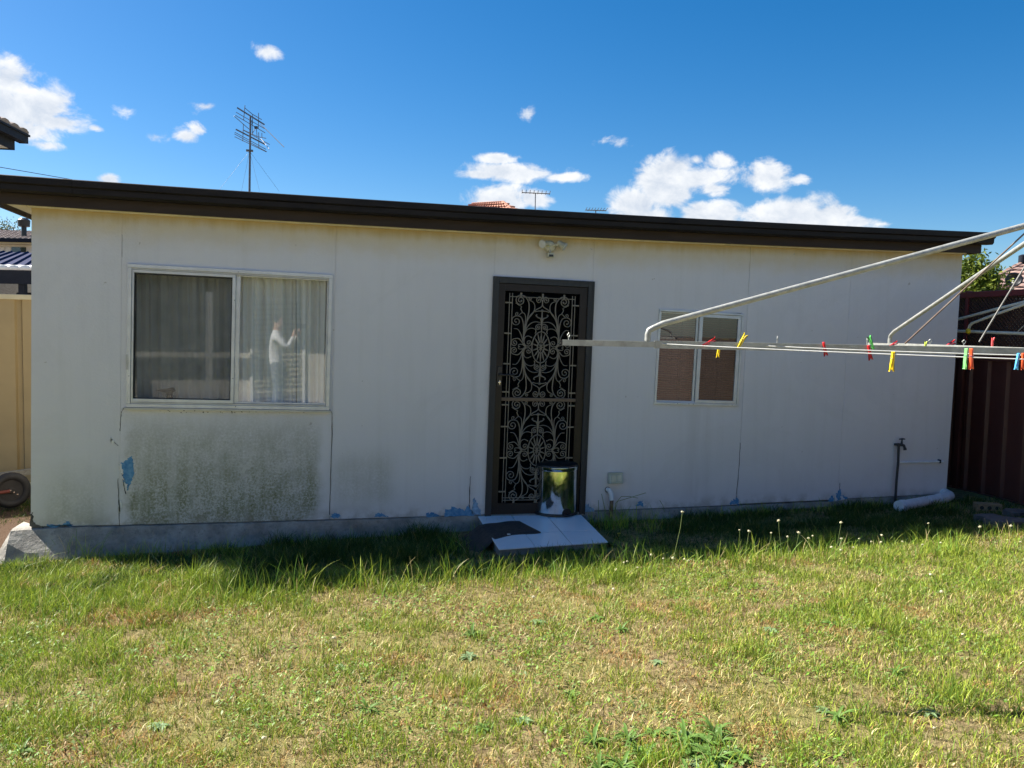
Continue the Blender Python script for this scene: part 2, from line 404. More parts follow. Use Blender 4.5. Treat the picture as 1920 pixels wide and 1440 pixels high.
def wall_mat():
    m = bpy.data.materials.new('stained cream wall paint'); m.use_nodes = True; w = NT(m.node_tree)
    b = w.n['Principled BSDF']; P = w.n.new('ShaderNodeNewGeometry').outputs['Position']
    x, y, z = w.sep(P)
    n_big = w.noise(P, 1.1, 3); n_mid = w.noise(P, 6, 5, 0.6); n_fine = w.noise(P, 55, 5, 0.65)
    streak = w.noise(w.vmath('MULTIPLY', P, (9, 9, 0.5)), 1.4, 5, 0.6)
    c = w.mix(n_big, (0.60, 0.597, 0.61), (0.665, 0.662, 0.672))
    c = w.mix(w.math('MULTIPLY', w.step(streak, 0.45, 0.8), 0.16), c, (0.46, 0.46, 0.43))
    # tan stain soaked in under the eave
    sag = w.math('MULTIPLY', w.step(w.math('ABSOLUTE', w.math('SUBTRACT', x, 2.2)), 4.2, 0.0), 0.03)
    zt = w.math('ADD', z, sag)
    st = w.step(w.math('ADD', zt, w.math('MULTIPLY', w.math('SUBTRACT', n_mid, 0.5), 0.16)), 2.15, 2.45)
    st2 = w.step(w.math('ADD', zt, w.math('MULTIPLY', w.math('SUBTRACT', streak, 0.5), 0.10)), 2.36, 2.47)
    c = w.mix(w.math('MULTIPLY', st, 0.74), c, (0.56, 0.45, 0.22))
    c = w.mix(w.math('MULTIPLY', st2, 0.80), c, (0.42, 0.29, 0.08))
    def band(v, a, bb, s): return w.math('MULTIPLY', w.step(v, a - s, a + s), w.step(v, bb + s, bb - s))
    # green algae below the big window and beside it
    xn = w.math('ADD', x, w.math('MULTIPLY', w.math('SUBTRACT', n_mid, 0.5), 0.22))
    al = w.math('MULTIPLY', band(xn, -1.33, 0.16, 0.06), w.step(w.math('ADD', z, w.math('MULTIPLY', w.math('SUBTRACT', streak, 0.5), 0.35)), 0.94, 0.66))
    al = w.math('MULTIPLY', al, w.step(z, 0.75, 0.08, 0.62, 1.0))
    al = w.math('MULTIPLY', al, w.step(w.math('ADD', x, w.math('MULTIPLY', z, -1.0)), 0.20, 0.0))
    al = w.math('ADD', al, w.math('MULTIPLY', band(x, -1.92, -1.50, 0.12), w.step(z, 0.62, 0.05, 0.0, 0.50)))
    al = w.math('ADD', al, w.math('MULTIPLY', band(x, 0.30, 0.78, 0.10), w.math('MULTIPLY', band(z, 0.10, 0.52, 0.12), 0.35)))
    grn = w.math('MULTIPLY', al, w.step(w.math('ADD', w.math('MULTIPLY', n_fine, 0.62), w.math('MULTIPLY', n_mid, 0.42)), 0.30, 0.62))
    grn = w.math('MULTIPLY', grn, w.step(streak, 0.25, 0.65, 0.6, 1.0))
    c = w.mix(w.math('MULTIPLY', grn, 1.0, clamp=True), c, w.mix(w.step(z, 0.1, 0.7), (0.155, 0.165, 0.065), (0.265, 0.265, 0.185)))
    # pale grazing trails in the algae
    dv = w.vmath('ADD', P, w.vmath('MULTIPLY', w.noise(P, 9, 4, 0.6, out=1), (0.24, 0.0, 0.24)))
    vo = w.n.new('ShaderNodeTexVoronoi'); vo.feature = 'DISTANCE_TO_EDGE'; vo.inputs['Scale'].default_value = 21
    w.l.new(w.vmath('MULTIPLY', dv, (1, 0.001, 0.8)), vo.inputs['Vector'])
    tr = w.math('MULTIPLY', w.step(vo.outputs['Distance'], 0.060, 0.015), w.step(w.noise(P, 4.0, 3), 0.36, 0.55))
    c = w.mix(w.math('MULTIPLY', w.math('MULTIPLY', tr, al, clamp=True), 0.80), c, (0.56, 0.56, 0.51))
    dr1 = w.math('MULTIPLY', band(x, 3.52, 3.78, 0.10), w.math('MULTIPLY', band(z, 0.05, 0.92, 0.10), w.step(streak, 0.3, 0.6)))
    dr2 = w.math('MULTIPLY', band(x, 1.35, 1.58, 0.10), w.math('MULTIPLY', band(z, 0.0, 1.6, 0.3), w.step(streak, 0.35, 0.7)))
    c = w.mix(w.math('MULTIPLY', w.math('ADD', dr1, dr2, clamp=True), 0.16), c, (0.36, 0.34, 0.33))
    pat = w.step(w.noise(P, 0.8, 6, 0.7, 1.2), 0.52, 0.60)
    c = w.mix(w.math('MULTIPLY', pat, 0.10), c, (0.47, 0.46, 0.45))
    # dark specks under the sill and along the foot of the wall
    sp = w.math('MULTIPLY', w.math('MULTIPLY', band(z, 0.885, 0.935, 0.012), band(x, -1.1, 0.1, 0.1)), w.step(w.noise(w.vmath('MULTIPLY', P, (1, 1, 1.4)), 42, 2), 0.60, 0.66))
    c = w.mix(sp, c, (0.05, 0.045, 0.04))
    ft = w.math('MULTIPLY', w.step(z, 0.11, -0.02), w.step(n_mid, 0.40, 0.62))
    c = w.mix(w.math('MULTIPLY', ft, 0.55), c, (0.30, 0.28, 0.24))
    sc = w.math('MULTIPLY', w.step(w.noise(P, 16, 2), 0.735, 0.76), 0.6)
    c = w.mix(sc, c, (0.33, 0.31, 0.27))
    w.put(b.inputs['Base Color'], c); b.inputs['Roughness'].default_value = 0.62; b.inputs['Specular IOR Level'].default_value = 0.3
    bp = w.n.new('ShaderNodeBump'); bp.inputs['Strength'].default_value = 0.30; bp.inputs['Distance'].default_value = 0.014
    h = w.math('ADD', w.math('MULTIPLY', n_fine, 0.4), w.math('MULTIPLY', n_mid, 1.2)); h = w.math('ADD', h, w.math('MULTIPLY', n_big, 3.0))
    w.l.new(h, bp.inputs['Height']); w.l.new(bp.outputs[0], b.inputs['Normal'])
    return m
MT['wall'] = wall_mat()

def slab_mat():
    m = bpy.data.materials.new('rough footing concrete'); m.use_nodes = True; w = NT(m.node_tree)
    b = w.n['Principled BSDF']; P = w.n.new('ShaderNodeNewGeometry').outputs['Position']
    n1 = w.noise(P, 5, 6, 0.65); n2 = w.noise(P, 30, 6, 0.7)
    c = w.mix(w.step(n1, 0.3, 0.7), (0.20, 0.185, 0.16), (0.40, 0.375, 0.33))
    c = w.mix(w.math('MULTIPLY', w.step(n2, 0.52, 0.68), 0.6), c, (0.15, 0.14, 0.13))
    w.put(b.inputs['Base Color'], c); b.inputs['Roughness'].default_value = 0.9
    bp = w.n.new('ShaderNodeBump'); bp.inputs['Strength'].default_value = 0.7; bp.inputs['Distance'].default_value = 0.02
    w.l.new(w.math('ADD', n1, n2), bp.inputs['Height']); w.l.new(bp.outputs[0], b.inputs['Normal']); return m
MT['slab'] = slab_mat()

def leaf_mat(name, attr=True, col=(0.06, 0.12, 0.02), trans=0.35, rough=0.5):
    m = bpy.data.materials.new(name); m.use_nodes = True; w = NT(m.node_tree)
    b = w.n['Principled BSDF']; out = w.n['Material Output']
    g = w.n.new('ShaderNodeNewGeometry').outputs['Position']
    if attr:
        a = w.n.new('ShaderNodeAttribute'); a.attribute_name = 'col'; c = a.outputs['Color']
    else:
        c = w.mix(w.noise(g, 7, 4), tuple(k * 0.6 for k in col), tuple(min(1, k * 1.5) for k in col))
    w.put(b.inputs['Base Color'], c); b.inputs['Roughness'].default_value = rough; b.inputs['Specular IOR Level'].default_value = 0.25
    t = w.n.new('ShaderNodeBsdfTranslucent'); w.put(t.inputs[0], c)
    mx = w.n.new('ShaderNodeMixShader'); mx.inputs[0].default_value = trans
    w.l.new(b.outputs[0], mx.inputs[1]); w.l.new(t.outputs[0], mx.inputs[2]); w.l.new(mx.outputs[0], out.inputs[0]); return m
MT['blade'] = leaf_mat('grass blade', True, trans=0.22)
MT['weed'] = leaf_mat('broad weed leaf', False, (0.13, 0.23, 0.05), 0.3)
MT['weedblue'] = leaf_mat('blue green weed leaf', False, (0.19, 0.28, 0.13), 0.25)
MT['darkweed'] = leaf_mat('dark weed leaf', False, (0.04, 0.085, 0.02), 0.3)
MT['treeleaf'] = leaf_mat('yellow green shrub leaf', True, trans=0.3)
MT['gumleaf'] = leaf_mat('gum leaf', False, (0.09, 0.11, 0.05), 0.25)

def ground_mat():
    m = bpy.data.materials.new('thatch and soil'); m.use_nodes = True; w = NT(m.node_tree)
    b = w.n['Principled BSDF']; P = w.n.new('ShaderNodeNewGeometry').outputs['Position']; x, y, z = w.sep(P)
    n1 = w.noise(P, 1.6, 5, 0.6); n2 = w.noise(P, 22, 6, 0.7); n3 = w.noise(P, 90, 4, 0.7)
    c = w.mix(w.step(n2, 0.35, 0.65), (0.16, 0.115, 0.06), (0.40, 0.31, 0.155))
    c = w.mix(w.math('MULTIPLY', w.step(n1, 0.42, 0.62), 0.55), c, (0.25, 0.26, 0.07))
    c = w.mix(w.math('MULTIPLY', w.step(n3, 0.5, 0.7), 0.5), c, (0.12, 0.085, 0.045))
    side = w.math('MULTIPLY', w.step(x, -1.95, -2.15), w.step(y, -0.25, 0.05))
    c = w.mix(side, c, w.mix(n2, (0.085, 0.052, 0.034), (0.16, 0.105, 0.07)))
    w.put(b.inputs['Base Color'], c); b.inputs['Roughness'].default_value = 0.95; b.inputs['Specular IOR Level'].default_value = 0.1
    bp = w.n.new('ShaderNodeBump'); bp.inputs['Strength'].default_value = 0.9; bp.inputs['Distance'].default_value = 0.03
    w.l.new(w.math('ADD', n2, n3), bp.inputs['Height']); w.l.new(bp.outputs[0], b.inputs['Normal']); return m
MT['ground'] = ground_mat()

# ------------------------------------------------------------------ value noise, ground heights
def vnoise(x, y, cell, seed, octaves=3):
    out = np.zeros_like(x, dtype=float); amp = 1.0; tot = 0
    for o in range(octaves):
        g = np.random.default_rng(seed + 31 * o).random((256, 256))
        fx, fy = x / cell + 100.3, y / cell + 100.7
        ix, iy = np.floor(fx).astype(int), np.floor(fy).astype(int)
        tx, ty = fx - ix, fy - iy; tx = tx * tx * (3 - 2 * tx); ty = ty * ty * (3 - 2 * ty)
        a = g[ix % 256, iy % 256]; b = g[(ix + 1) % 256, iy % 256]; c = g[ix % 256, (iy + 1) % 256]; d = g[(ix + 1) % 256, (iy + 1) % 256]
        out += amp * ((a * (1 - tx) + b * tx) * (1 - ty) + (c * (1 - tx) + d * tx) * ty)
        tot += amp; amp *= 0.5; cell *= 0.5
    return out / tot
def sstep(x, a, b):
    t = np.clip((x - a) / (b - a), 0, 1); return t * t * (3 - 2 * t)
def ground_z(x, y):
    x = np.asarray(x, float); y = np.asarray(y, float)
    base = np.clip(-0.235 + 0.0215 * (x + 2.0), -0.26, -0.04)
    z = base + 0.095 * sstep(-y, 0.35, 1.75)
    z = z + (0.03 - z) * sstep(-y, 1.9, 6.0) * 0.95
    near = sstep(-y, -6, 0) * sstep(y, -9, -8) * 1.0
    bump = (vnoise(x, y, 0.9, 5, 3) - 0.5) * 0.035
    return z + bump * near - 0.06 * sstep(y, 4, 12)
def atg(u, v, up=0.0):
    P = atz(u, v, -.08)
    for _ in range(6): P = atz(u, v, float(ground_z(np.array([P[0]]), np.array([P[1]]))[0]) + up)
    return P
def gz(x, y): return float(ground_z(np.array([x]), np.array([y]))[0])

# ------------------------------------------------------------------ ground sheet
def axis(lo, hi, fine_lo, fine_hi, fine, coarse):
    a = list(np.arange(fine_lo, fine_hi + 1e-6, fine))
    left = []; x = fine_lo; st = fine
    while x > lo: st = min(st * 1.35, coarse); x -= st; left.append(x)
    right = []; x = a[-1]; st = fine
    while x < hi: st = min(st * 1.35, coarse); x += st; right.append(x)
    return np.array(left[::-1] + a + right)
gxs = axis(-300, 300, -4.5, 9.0, 0.09, 40); gys = axis(-300, 500, -8.0, 1.0, 0.09, 40)
GX, GY = np.meshgrid(gxs, gys)
GZ = ground_z(GX, GY)
gm = MB(); nxg = len(gxs)
gm.v = [tuple(p) for p in np.stack([GX.ravel(), GY.ravel(), GZ.ravel()], 1)]
for j in range(len(gys) - 1):
    for i in range(nxg - 1):
        a = j * nxg + i; gm.f.append((a, a + 1, a + nxg + 1, a + nxg))
gm.mi = [0] * len(gm.f); gm.sm = [True] * len(gm.f)
tag(link('ground', gm.mesh('ground', MT['ground'])), 'dry thatchy soil under the back lawn', kind='structure')

# ------------------------------------------------------------------ the shed
XL, XR, XM, XH = -2.031, 6.488, 2.2285, 4.2595
SAG, SHEAR = 0.0312, 0.017622
def warp(x, y, z):
    """the old shed sags a little along its length and leans slightly"""
    z2 = z - SAG * (1 - ((x - XM) / XH) ** 2)
    return (x + SHEAR * z2, y, z2)
def unwarp(u, v):
    p = aty(u, v); 
    x = p[0] - SHEAR * p[2]
    return x, p[2] + SAG * (1 - ((x - XM) / XH) ** 2)

shed = thing('garden_shed', 'long low white rendered shed with brown gutter, two windows and a screen door', 'shed', (2.2, 2.0, -0.2))
WT_, ZT = 0.012, 2.50
def sheet(rects, dy=0.0):
    m = MB()
    for (x0, x1, z0, z1) in rects:
        m.box(x0, x1, dy, WT_, z0, z1, nx=max(1, int((x1 - x0) / 0.35)))
    m.map(warp); return part('wall_sheet', m, MT['wall'], shed)
JA = unwarp(225, 870)[0]; JB = unwarp(620, 870)[0]; JC, JD = 1.612, 2.525
J0, J1 = 4.091, 5.2
G = 0.0016
sheet([(XL, JA - G, 0, ZT)])
W1 = (-1.349, 0.235, 0.947, 2.076); W2 = (3.174, 4.054, 0.980, 1.863)
def holed(x0, x1, W, k=0.022):
    a, b, c, d = W[0] + k, W[1] - k, W[2] + k, W[3] - k
    return [(x0, x1, 0, c), (x0, a, c, d), (b, x1, c, d), (x0, x1, d, ZT)]
sheet(holed(JA + G, JB - 0.0016, W1), -0.001)
sheet([(JB + 0.0016, JC - 0.001, 0, ZT)], 0.0005)
sheet([(JC + 0.0008, JD - 0.0012, 2.085, ZT)])
sheet(holed(JD + 0.0012, J0 - 0.0016, W2), 0.0)
sheet([(J0 + 0.0016, J1 - 0.0012, 0.008, ZT)], -0.001)
sheet([(J1 + 0.0012, XR, 0.014, ZT)], 0.0)
for x, y_, mt_ in ((JA, .0030, 'wall'), (JB, .0045, 'wall'), (JC, .003, 'wall'), (JD, .003, 'wall'), (J0, .0040, 'wall'), (J1, .0030, 'wall')):
    m = MB().box(x - 0.0020, x + 0.0020, y_, WT_ - .001, 0.02, 2.47).map(warp); part('joint_filler', m, MT[mt_], shed)
body = MB()
body.box(XL, XL + 0.06, WT_ + 0.002, 4.0, 0, 2.50); body.box(XR - 0.06, XR, WT_ + 0.002, 4.0, 0, 2.50); body.box(XL, XR, 4.0, 4.06, 0, 2.5, nx=8)
body.map(warp); part('side_wall', body, MT['cream'], shed)
room = MB()
room.box(XL + 0.07, XR - 0.07, 0.10, 3.98, -0.02, 0.0); room.box(XL + 0.07, XR - 0.07, 0.02, 3.98, 2.40, 2.42)
room.box(1.2, 1.26, 0.08, 3.98, 0.0, 2.40); room.box(2.75, 2.81, 0.08, 3.98, 0.0, 2.40)
room.box(XL + 0.07, XR - 0.07, 2.6, 2.66, 0, 2.4)
room.map(warp); part('interior_partition', room, MT['roomwall'], shed)

# hairline cracks and gaps of the old joints
def crack(px, w=0.003, label=None):
    m = MB(); pts = []
    for i in range(len(px) - 1):
        n = 5
        for k in range(n):
            t = k / n; pts.append((px[i][0] * (1 - t) + px[i + 1][0] * t + random.uniform(-.5, .5), px[i][1] * (1 - t) + px[i + 1][1] * t))
    pts.append(px[-1]); P = [aty(u, v) for u, v in pts]; vs = []; fs = []
    for i, p in enumerate(P):
        ww = w * random.uniform(0.35, 1.1) / 2
        vs += [(p[0] - ww, -0.0022, p[2]), (p[0] + ww, -0.0022, p[2]), (p[0] + ww, 0.004, p[2]), (p[0] - ww, 0.004, p[2])]
    for i in range(len(P) - 1):
        b = 4 * i
        for q in range(4): fs.append((b + q, b + (q + 1) % 4, b + 4 + (q + 1) % 4, b + 4 + q))
    m.add(vs, fs); return part('crack', m, MT['dark'], shed)
crack([(233, 764), (228, 772), (226, 790), (225, 808)], 0.005)
crack([(208, 822), (214, 829), (222, 836)], 0.004)
crack([(222, 868), (225, 872), (229, 890), (232, 910), (236, 926)], 0.007)
crack([(221, 897), (222, 925), (223, 950), (224, 985)], 0.005)
crack([(618, 767), (623, 774), (623, 800), (621, 870), (619, 930), (618, 965)], 0.005)
crack([(882, 893), (881, 920), (880, 945), (879, 966)], 0.008)
crack([(1388, 830), (1385, 880), (1381, 925), (1379, 943)], 0.005)
crack([(1575, 905), (1574, 920)], 0.005)
crack([(229, 440), (229, 482)], 0.002)
crack([(62, 985), (130, 991), (240, 980), (330, 975), (480, 974)], 0.004)

# places where the paint has come away and the old blue shows
def patch(px, m_='blue', name='bare_patch', t=0.0035, sub=5):
    out = []
    n = len(px)
    for i in range(n):
        a, b = px[i], px[(i + 1) % n]
        for k in range(sub):
            q = k / sub; out.append((a[0] * (1 - q) + b[0] * q + random.uniform(-1, 1) * 2.1, a[1] * (1 - q) + b[1] * q + random.uniform(-1, 1) * 2.1))
    P = [aty(u, v) for u, v in out]
    mb = MB(); mb.prism([(p[0], p[2]) for p in P], -t, 0.004)
    return part(name, mb, MT[m_], shed)
patch([(225, 870), (238, 861), (248, 856), (252, 870), (251, 892), (246, 905), (239, 921), (236, 914), (232, 902), (230, 888)])
patch([(231, 892), (235, 900), (240, 912), (238, 922), (234, 910)], 'flake', 'paint_flake', 0.010)
patch([(222, 867), (228, 868), (231, 880), (230, 892), (226, 880)], 'flake', 'paint_flake', 0.006)
patch([(223, 938), (228, 940), (227, 955), (224, 962)], 'flake', 'paint_flake', 0.006)
patch([(207, 820), (212, 826), (216, 834), (209, 829)], 'flake', 'paint_flake', 0.006)
for px in ([(86, 988), (90, 983), (104, 985), (122, 983), (124, 977), (131, 980), (136, 986)], [(619, 971), (622, 963), (630, 962), (638, 966), (637, 971)],
           [(702, 970), (704, 963), (712, 961), (720, 964), (728, 970)], [(798, 970), (800, 963), (812, 962), (824, 966), (826, 970)],
           [(832, 969), (836, 956), (850, 950), (860, 954), (872, 957), (877, 946), (884, 958), (888, 967)],
           [(1193, 949), (1198, 941), (1205, 939), (1212, 948)], [(1369, 945), (1372, 938), (1381, 934), (1386, 941), (1385, 947)],
           [(1553, 944), (1556, 932), (1566, 928), (1574, 918), (1580, 930), (1588, 934), (1587, 944)]): patch(px)
patch([(884, 965), (886, 941), (889, 932), (893, 940), (900, 954), (903, 965)], 'bluepale')
patch([(1094, 960), (1095, 946), (1103, 945), (1112, 953), (1116, 960)], 'bluepale')
patch([(1205, 938), (1211, 946), (1206, 948)], 'flake', 'paint_flake', 0.008)
patch([(1563, 929), (1567, 926), (1569, 940), (1564, 942)], 'flake', 'paint_flake', 0.01)
patch([(1576, 930), (1580, 930), (1583, 942), (1578, 940)], 'flake', 'paint_flake', 0.01)
patch([(58, 962), (61, 962), (63, 978), (72, 984), (84, 990), (62, 992), (57, 986)], 'edging', 'bare_patch', 0.004)

# footing: rough sloped concrete under the wall
def footing():
    m = MB(); xs = [XL - 0.33, XL - 0.135] + list(np.arange(XL, XR + 0.05, 0.09)); vs = []; fs = []
    rr = np.random.default_rng(3)
    for i, x in enumerate(xs):
        k = float(sstep(np.array([x]), 0.6, -1.6)[0])
        out = 0.05 + 0.20 * k; lip = 0.012 + 0.01 * k
        j = lambda s: rr.normal(0, s)
        g = gz(x, -0.2) - 0.14
        zt = warp(x, 0, 0)[2] - 0.004 + (0.014 if x > J1 else 0)
        if i == 0: sec = [(0.3, g - .02), (0.0, g - .01), (-0.05, g - .01), (-0.12, g), (-out - .05, g - .05)]
        elif i == 1: sec = [(0.3, zt - .02), (0.02, zt - 0.012), (-lip, zt - .02), (-0.10, zt - 0.10), (-out - 0.03, g)]
        else: sec = [(0.08, zt - 0.001), (0.02, zt - 0.001), (-lip + j(.002), zt - .006 + j(.003)), (-lip - (out - lip) * .5 + j(.008), zt + (g - zt) * .45 + j(.006)), (-out + j(.008), g)]
        vs += [(x, p[0], p[1]) for p in sec]
    n = 5
    for i in range(len(xs) - 1):
        for k in range(n - 1): fs.append((i * n + k, i * n + k + 1, (i + 1) * n + k + 1, (i + 1) * n + k))
    m.add(vs, fs, False); return part('footing', m, MT['slab'], shed)
footing()

# eave: cream bead, brown fascia, gutter, roof sheet
xs_all = lambda a, b: np.linspace(a, b, 22)
trim = MB().sweep_x([(-0.030, 2.470), (-0.002, 2.470), (-0.002, 2.492), (-0.030, 2.492)], xs_all(XL - 0.02, XR + 0.02)).map(warp)
part('eave_bead', trim, MT['soffit'], shed)
FR = aty(1833, 465, -0.09)[0]
soff = MB().sweep_x([(-0.062, 2.495), (0.3, 2.495), (0.3, 2.503), (-0.062, 2.503)], xs_all(XL - 0.17, FR - .02)).map(warp)
soff.box(XL - 0.165, XL - 0.002, 0.0, 4.1, 2.487, 2.494); part('soffit', soff, MT['soffit'], shed)
fas = MB().sweep_x([(-0.092, 2.478), (-0.064, 2.478), (-0.064, 2.645), (-0.092, 2.645)], xs_all(XL - 0.195, FR)).map(warp)
part('fascia', fas, MT['fascia'], shed)
brg = MB(); brg.box(XL - 0.20, XL - 0.17, -0.062, 4.15, 2.45, 2.63); brg.map(warp); part('barge_board', brg, MT['fascia'], shed)
brg = MB(); brg.box(FR - .02, FR + .005, -0.062, 4.15, 2.478, 2.63); brg.map(warp); part('barge_board', brg, MT['fascia'], shed)
GR = aty(1857, 450, -0.21)[0]; GL = -2.58
gprof = [(-0.095, 2.652), (-0.095, 2.560), (-0.185, 2.556), (-0.202, 2.572), (-0.204, 2.610), (-0.222, 2.622), (-0.224, 2.668), (-0.214, 2.674), (-0.205, 2.668),
         (-0.213, 2.664), (-0.211, 2.626), (-0.196, 2.614), (-0.193, 2.576), (-0.182, 2.566), (-0.105, 2.570), (-0.105, 2.652)]
gut = MB().sweep_x(gprof, xs_all(GL, GR)).map(warp); part('gutter', gut, MT['gutter'], shed)
for x in (GL, GR):
    ec = MB()
    vs = [(x + s, p[0], p[1]) for s in (-0.006, 0.008) for p in gprof[:9]]
    ec.add(vs, [tuple(range(9)), tuple(range(9, 18))] + [(i, (i + 1) % 9, 9 + (i + 1) % 9, 9 + i) for i in range(9)])
    ec.map(warp); part('gutter_end', ec, MT['navy'], shed)
seam = MB().sweep_x([(p[0] - 0.004, p[1]) for p in gprof], [-1.76, -1.70]).map(warp); part('gutter_joiner', seam, MT['gutter'], shed)
for x in np.arange(-1.4, 6.4, 0.9): part('gutter_strap', MB().box(x - .012, x + .012, -0.215, -0.10, 2.669, 2.673).map(warp), MT['gutter'], shed)
ridge = []
for k in range(57):
    x = GL + (GR - 0.03 - GL) * k / 56; ridge.append(x)
rf = MB(); vs = []; fs = []
for k in range(len(ridge) * 2 - 1):
    x = GL + (GR - 0.03 - GL) * k / (len(ridge) * 2 - 2); w_ = 0.008 * math.sin(k * PI / 1.0 + PI / 2)
    for (y, z) in ((-0.15, 2.640), (4.2, 2.74), (4.2, 2.732), (-0.15, 2.632)): vs.append((x, y, z + w_))
for k in range(len(ridge) * 2 - 2):
    for q in range(4): fs.append((4 * k + q, 4 * k + (q + 1) % 4, 4 * k + 4 + (q + 1) % 4, 4 * k + 4 + q))
rf.add(vs, fs); rf.map(warp); part('roof', rf, MT['roofing'], shed)

# ---------------------------------------------------------------- big sliding window
RY = 0.0200
def wpos(x, z): p = warp(x, 0, z); return (p[0], p[1], p[2])
def lp(name, mb, m, pv): return part(name, mb, MT[m], pv, local=True)
w1 = pivot('window', shed, wpos(W1[0], W1[2]), (0, RY, 0)); w, h = 1.577, 1.135
fm = MB(); B = 0.030
fm.box(0, w, -0.020, 0.05, 0, B); fm.box(0, w, -0.020, 0.05, h - B, h); fm.box(0, B, -0.020, 0.05, B, h - B); fm.box(w - B, w, -0.020, 0.05, B, h - B)
bevel(lp('frame', fm, 'alu', w1), 0.003)
lp('track', MB().box(B + .002, w - B - .002, -0.014, 0.045, B + .001, B + 0.013), 'alu_edge', w1); lp('track', MB().box(B + .002, w - B - .002, -0.014, 0.045, h - B - 0.013, h - B - .001), 'alu_edge', w1)
MX = 0.806
def sash(x0, x1, y0, y1, z0, z1, bl, br, bt=0.022, bb=0.026):
    s = MB(); s.box(x0, x1, y0, y1, z0, z0 + bb); s.box(x0, x1, y0, y1, z1 - bt, z1); s.box(x0, x0 + bl, y0, y1, z0 + bb, z1 - bt); s.box(x1 - br, x1, y0, y1, z0 + bb, z1 - bt)
    return s
zz0, zz1 = B + 0.014, h - B - 0.014
bevel(lp('sash', sash(B + .001, MX + 0.004, -0.010, 0.012, zz0, zz1, 0.016, 0.026), 'alu', w1), 0.002)
bevel(lp('sash', sash(MX + 0.006, w - B - .001, 0.004, 0.026, zz0, zz1, 0.034, 0.010, 0.010, 0.014), 'alu', w1), 0.002)
sl = MB(); a, b = B + .017, MX - 0.022
for (x0, x1, z0, z1) in ((a, a + .007, zz0 + .026, zz1 - .022), (b - .007, b, zz0 + .026, zz1 - .022), (a + .007, b - .007, zz0 + .026, zz0 + .032), (a + .007, b - .007, zz1 - .034, zz1 - .022)):
    sl.box(x0, x1, -0.006, 0.010, z0, z1)
lp('glazing_seal', sl, 'seal', w1)
p = MB(); p.quad((a, .018, zz0 + .02), (b, .018, zz0 + .02), (b, .018, zz1 - .015), (a, .018, zz1 - .015)); lp('pane', p, 'glass', w1)
p = MB(); p.quad((MX + .03, .014, zz0 + .01), (w - B - .006, .014, zz0 + .01), (w - B - .006, .014, zz1 - .006), (MX + .03, .014, zz1 - .006)); lp('pane', p, 'glass', w1)
p = MB(); p.box(a + .006, b - .006, 0.001, 0.0018, zz0 + .03, zz1 - .03); lp('insect_screen', p, 'fly', w1)
for (x, z) in ((MX + .022, h - .02), (MX + .022, 0.02), (MX - .002, h - .25), (MX - .004, .25), (0.02, .25)): lp('screw', MB().lathe([(0.0035, 0), (0.0035, 0.003)], (x, -0.02, z), 8, 'Y'), 'seal', w1)
sill = MB(); sill.box(-0.012, w + 0.012, -0.034, 0.0, -0.016, -0.001); lp('sill', sill, 'alu_edge', w1)
plate = MB(); plate.box(-0.004, 0.012, -0.024, -0.021, 0.30, 0.42); lp('edge_strip', plate, 'alu_edge', w1)

def curtain(x0, x1, z0, z1, y, label, seed, gather=1.0):
    r = np.random.default_rng(seed); n = int((x1 - x0) / 0.006); zs = np.linspace(z0, z1, 9); vs = []; fs = []
    ph = r.random(6) * 6.28; fr = [2 * PI / 0.062, 2 * PI / 0.101, 2 * PI / 0.034, 2 * PI / 0.21]
    for iz, z in enumerate(zs):
        t = (z - z0) / (z1 - z0)
        for i in range(n + 1):
            x = x0 + (x1 - x0) * i / n
            q = math.sin(fr[0] * x + ph[0] + 0.9 * math.sin(5 * x + ph[4])) * .5 + math.sin(fr[1] * x + ph[1] + .25 * t) * .4 + math.sin(fr[2] * x + ph[2]) * .22 * t + math.sin(fr[3] * x + ph[3]) * .35
            vs.append((x + 0.010 * math.sin(9 * x + ph[5]) * (1 - t), y + 0.030 * q * gather, z))
    for iz in range(len(zs) - 1):
        for i in range(n):
            k = iz * (n + 1) + i; fs.append((k, k + 1, k + n + 2, k + n + 1))
    m = MB().add(vs, fs, True)
    return solo('curtain', m, MT['curtain'], label, 'curtain', 'curtains in the big window')
cm = atd(559, 640, 7.4)[0] - 0.02
curtain(-1.40, cm - 0.002, 0.93, 2.16, 0.115, 'wide pale pleated curtain filling the left and middle of the big window', 3)
curtain(cm + 0.004, 0.30, 0.93, 2.16, 0.10, 'narrow pale pleated curtain at the right edge of the big window', 8, 1.15)
# a small dark ornament on the inside sill
orn = thing('sill_ornament', 'dark bird shaped ornament on the inside sill behind the left pane', 'ornament', (-1.02, 0.062, 0.965))
om = MB(); om.lathe([(0.055, 0), (0.058, 0.012), (0.03, 0.03), (0.02, 0.06), (0.028, 0.085), (0.012, 0.10)], (0, 0, 0), 16); part('stand', om, MT['dark'], orn, local=True)
om = MB(); om.tube([(-0.10, 0, 0.105), (-0.05, 0, 0.100), (0, 0, 0.098), (0.03, 0, 0.11), (0.045, 0, 0.10)], [0.004, 0.012, 0.022, 0.018, 0.004], 10); part('body', om, MT['dark'], orn, local=True)
isill = MB(); isill.box(-1.36, 0.24, 0.03, 0.10, 0.938, 0.952); part('inside_sill', isill, MT['whitetrim'], shed)

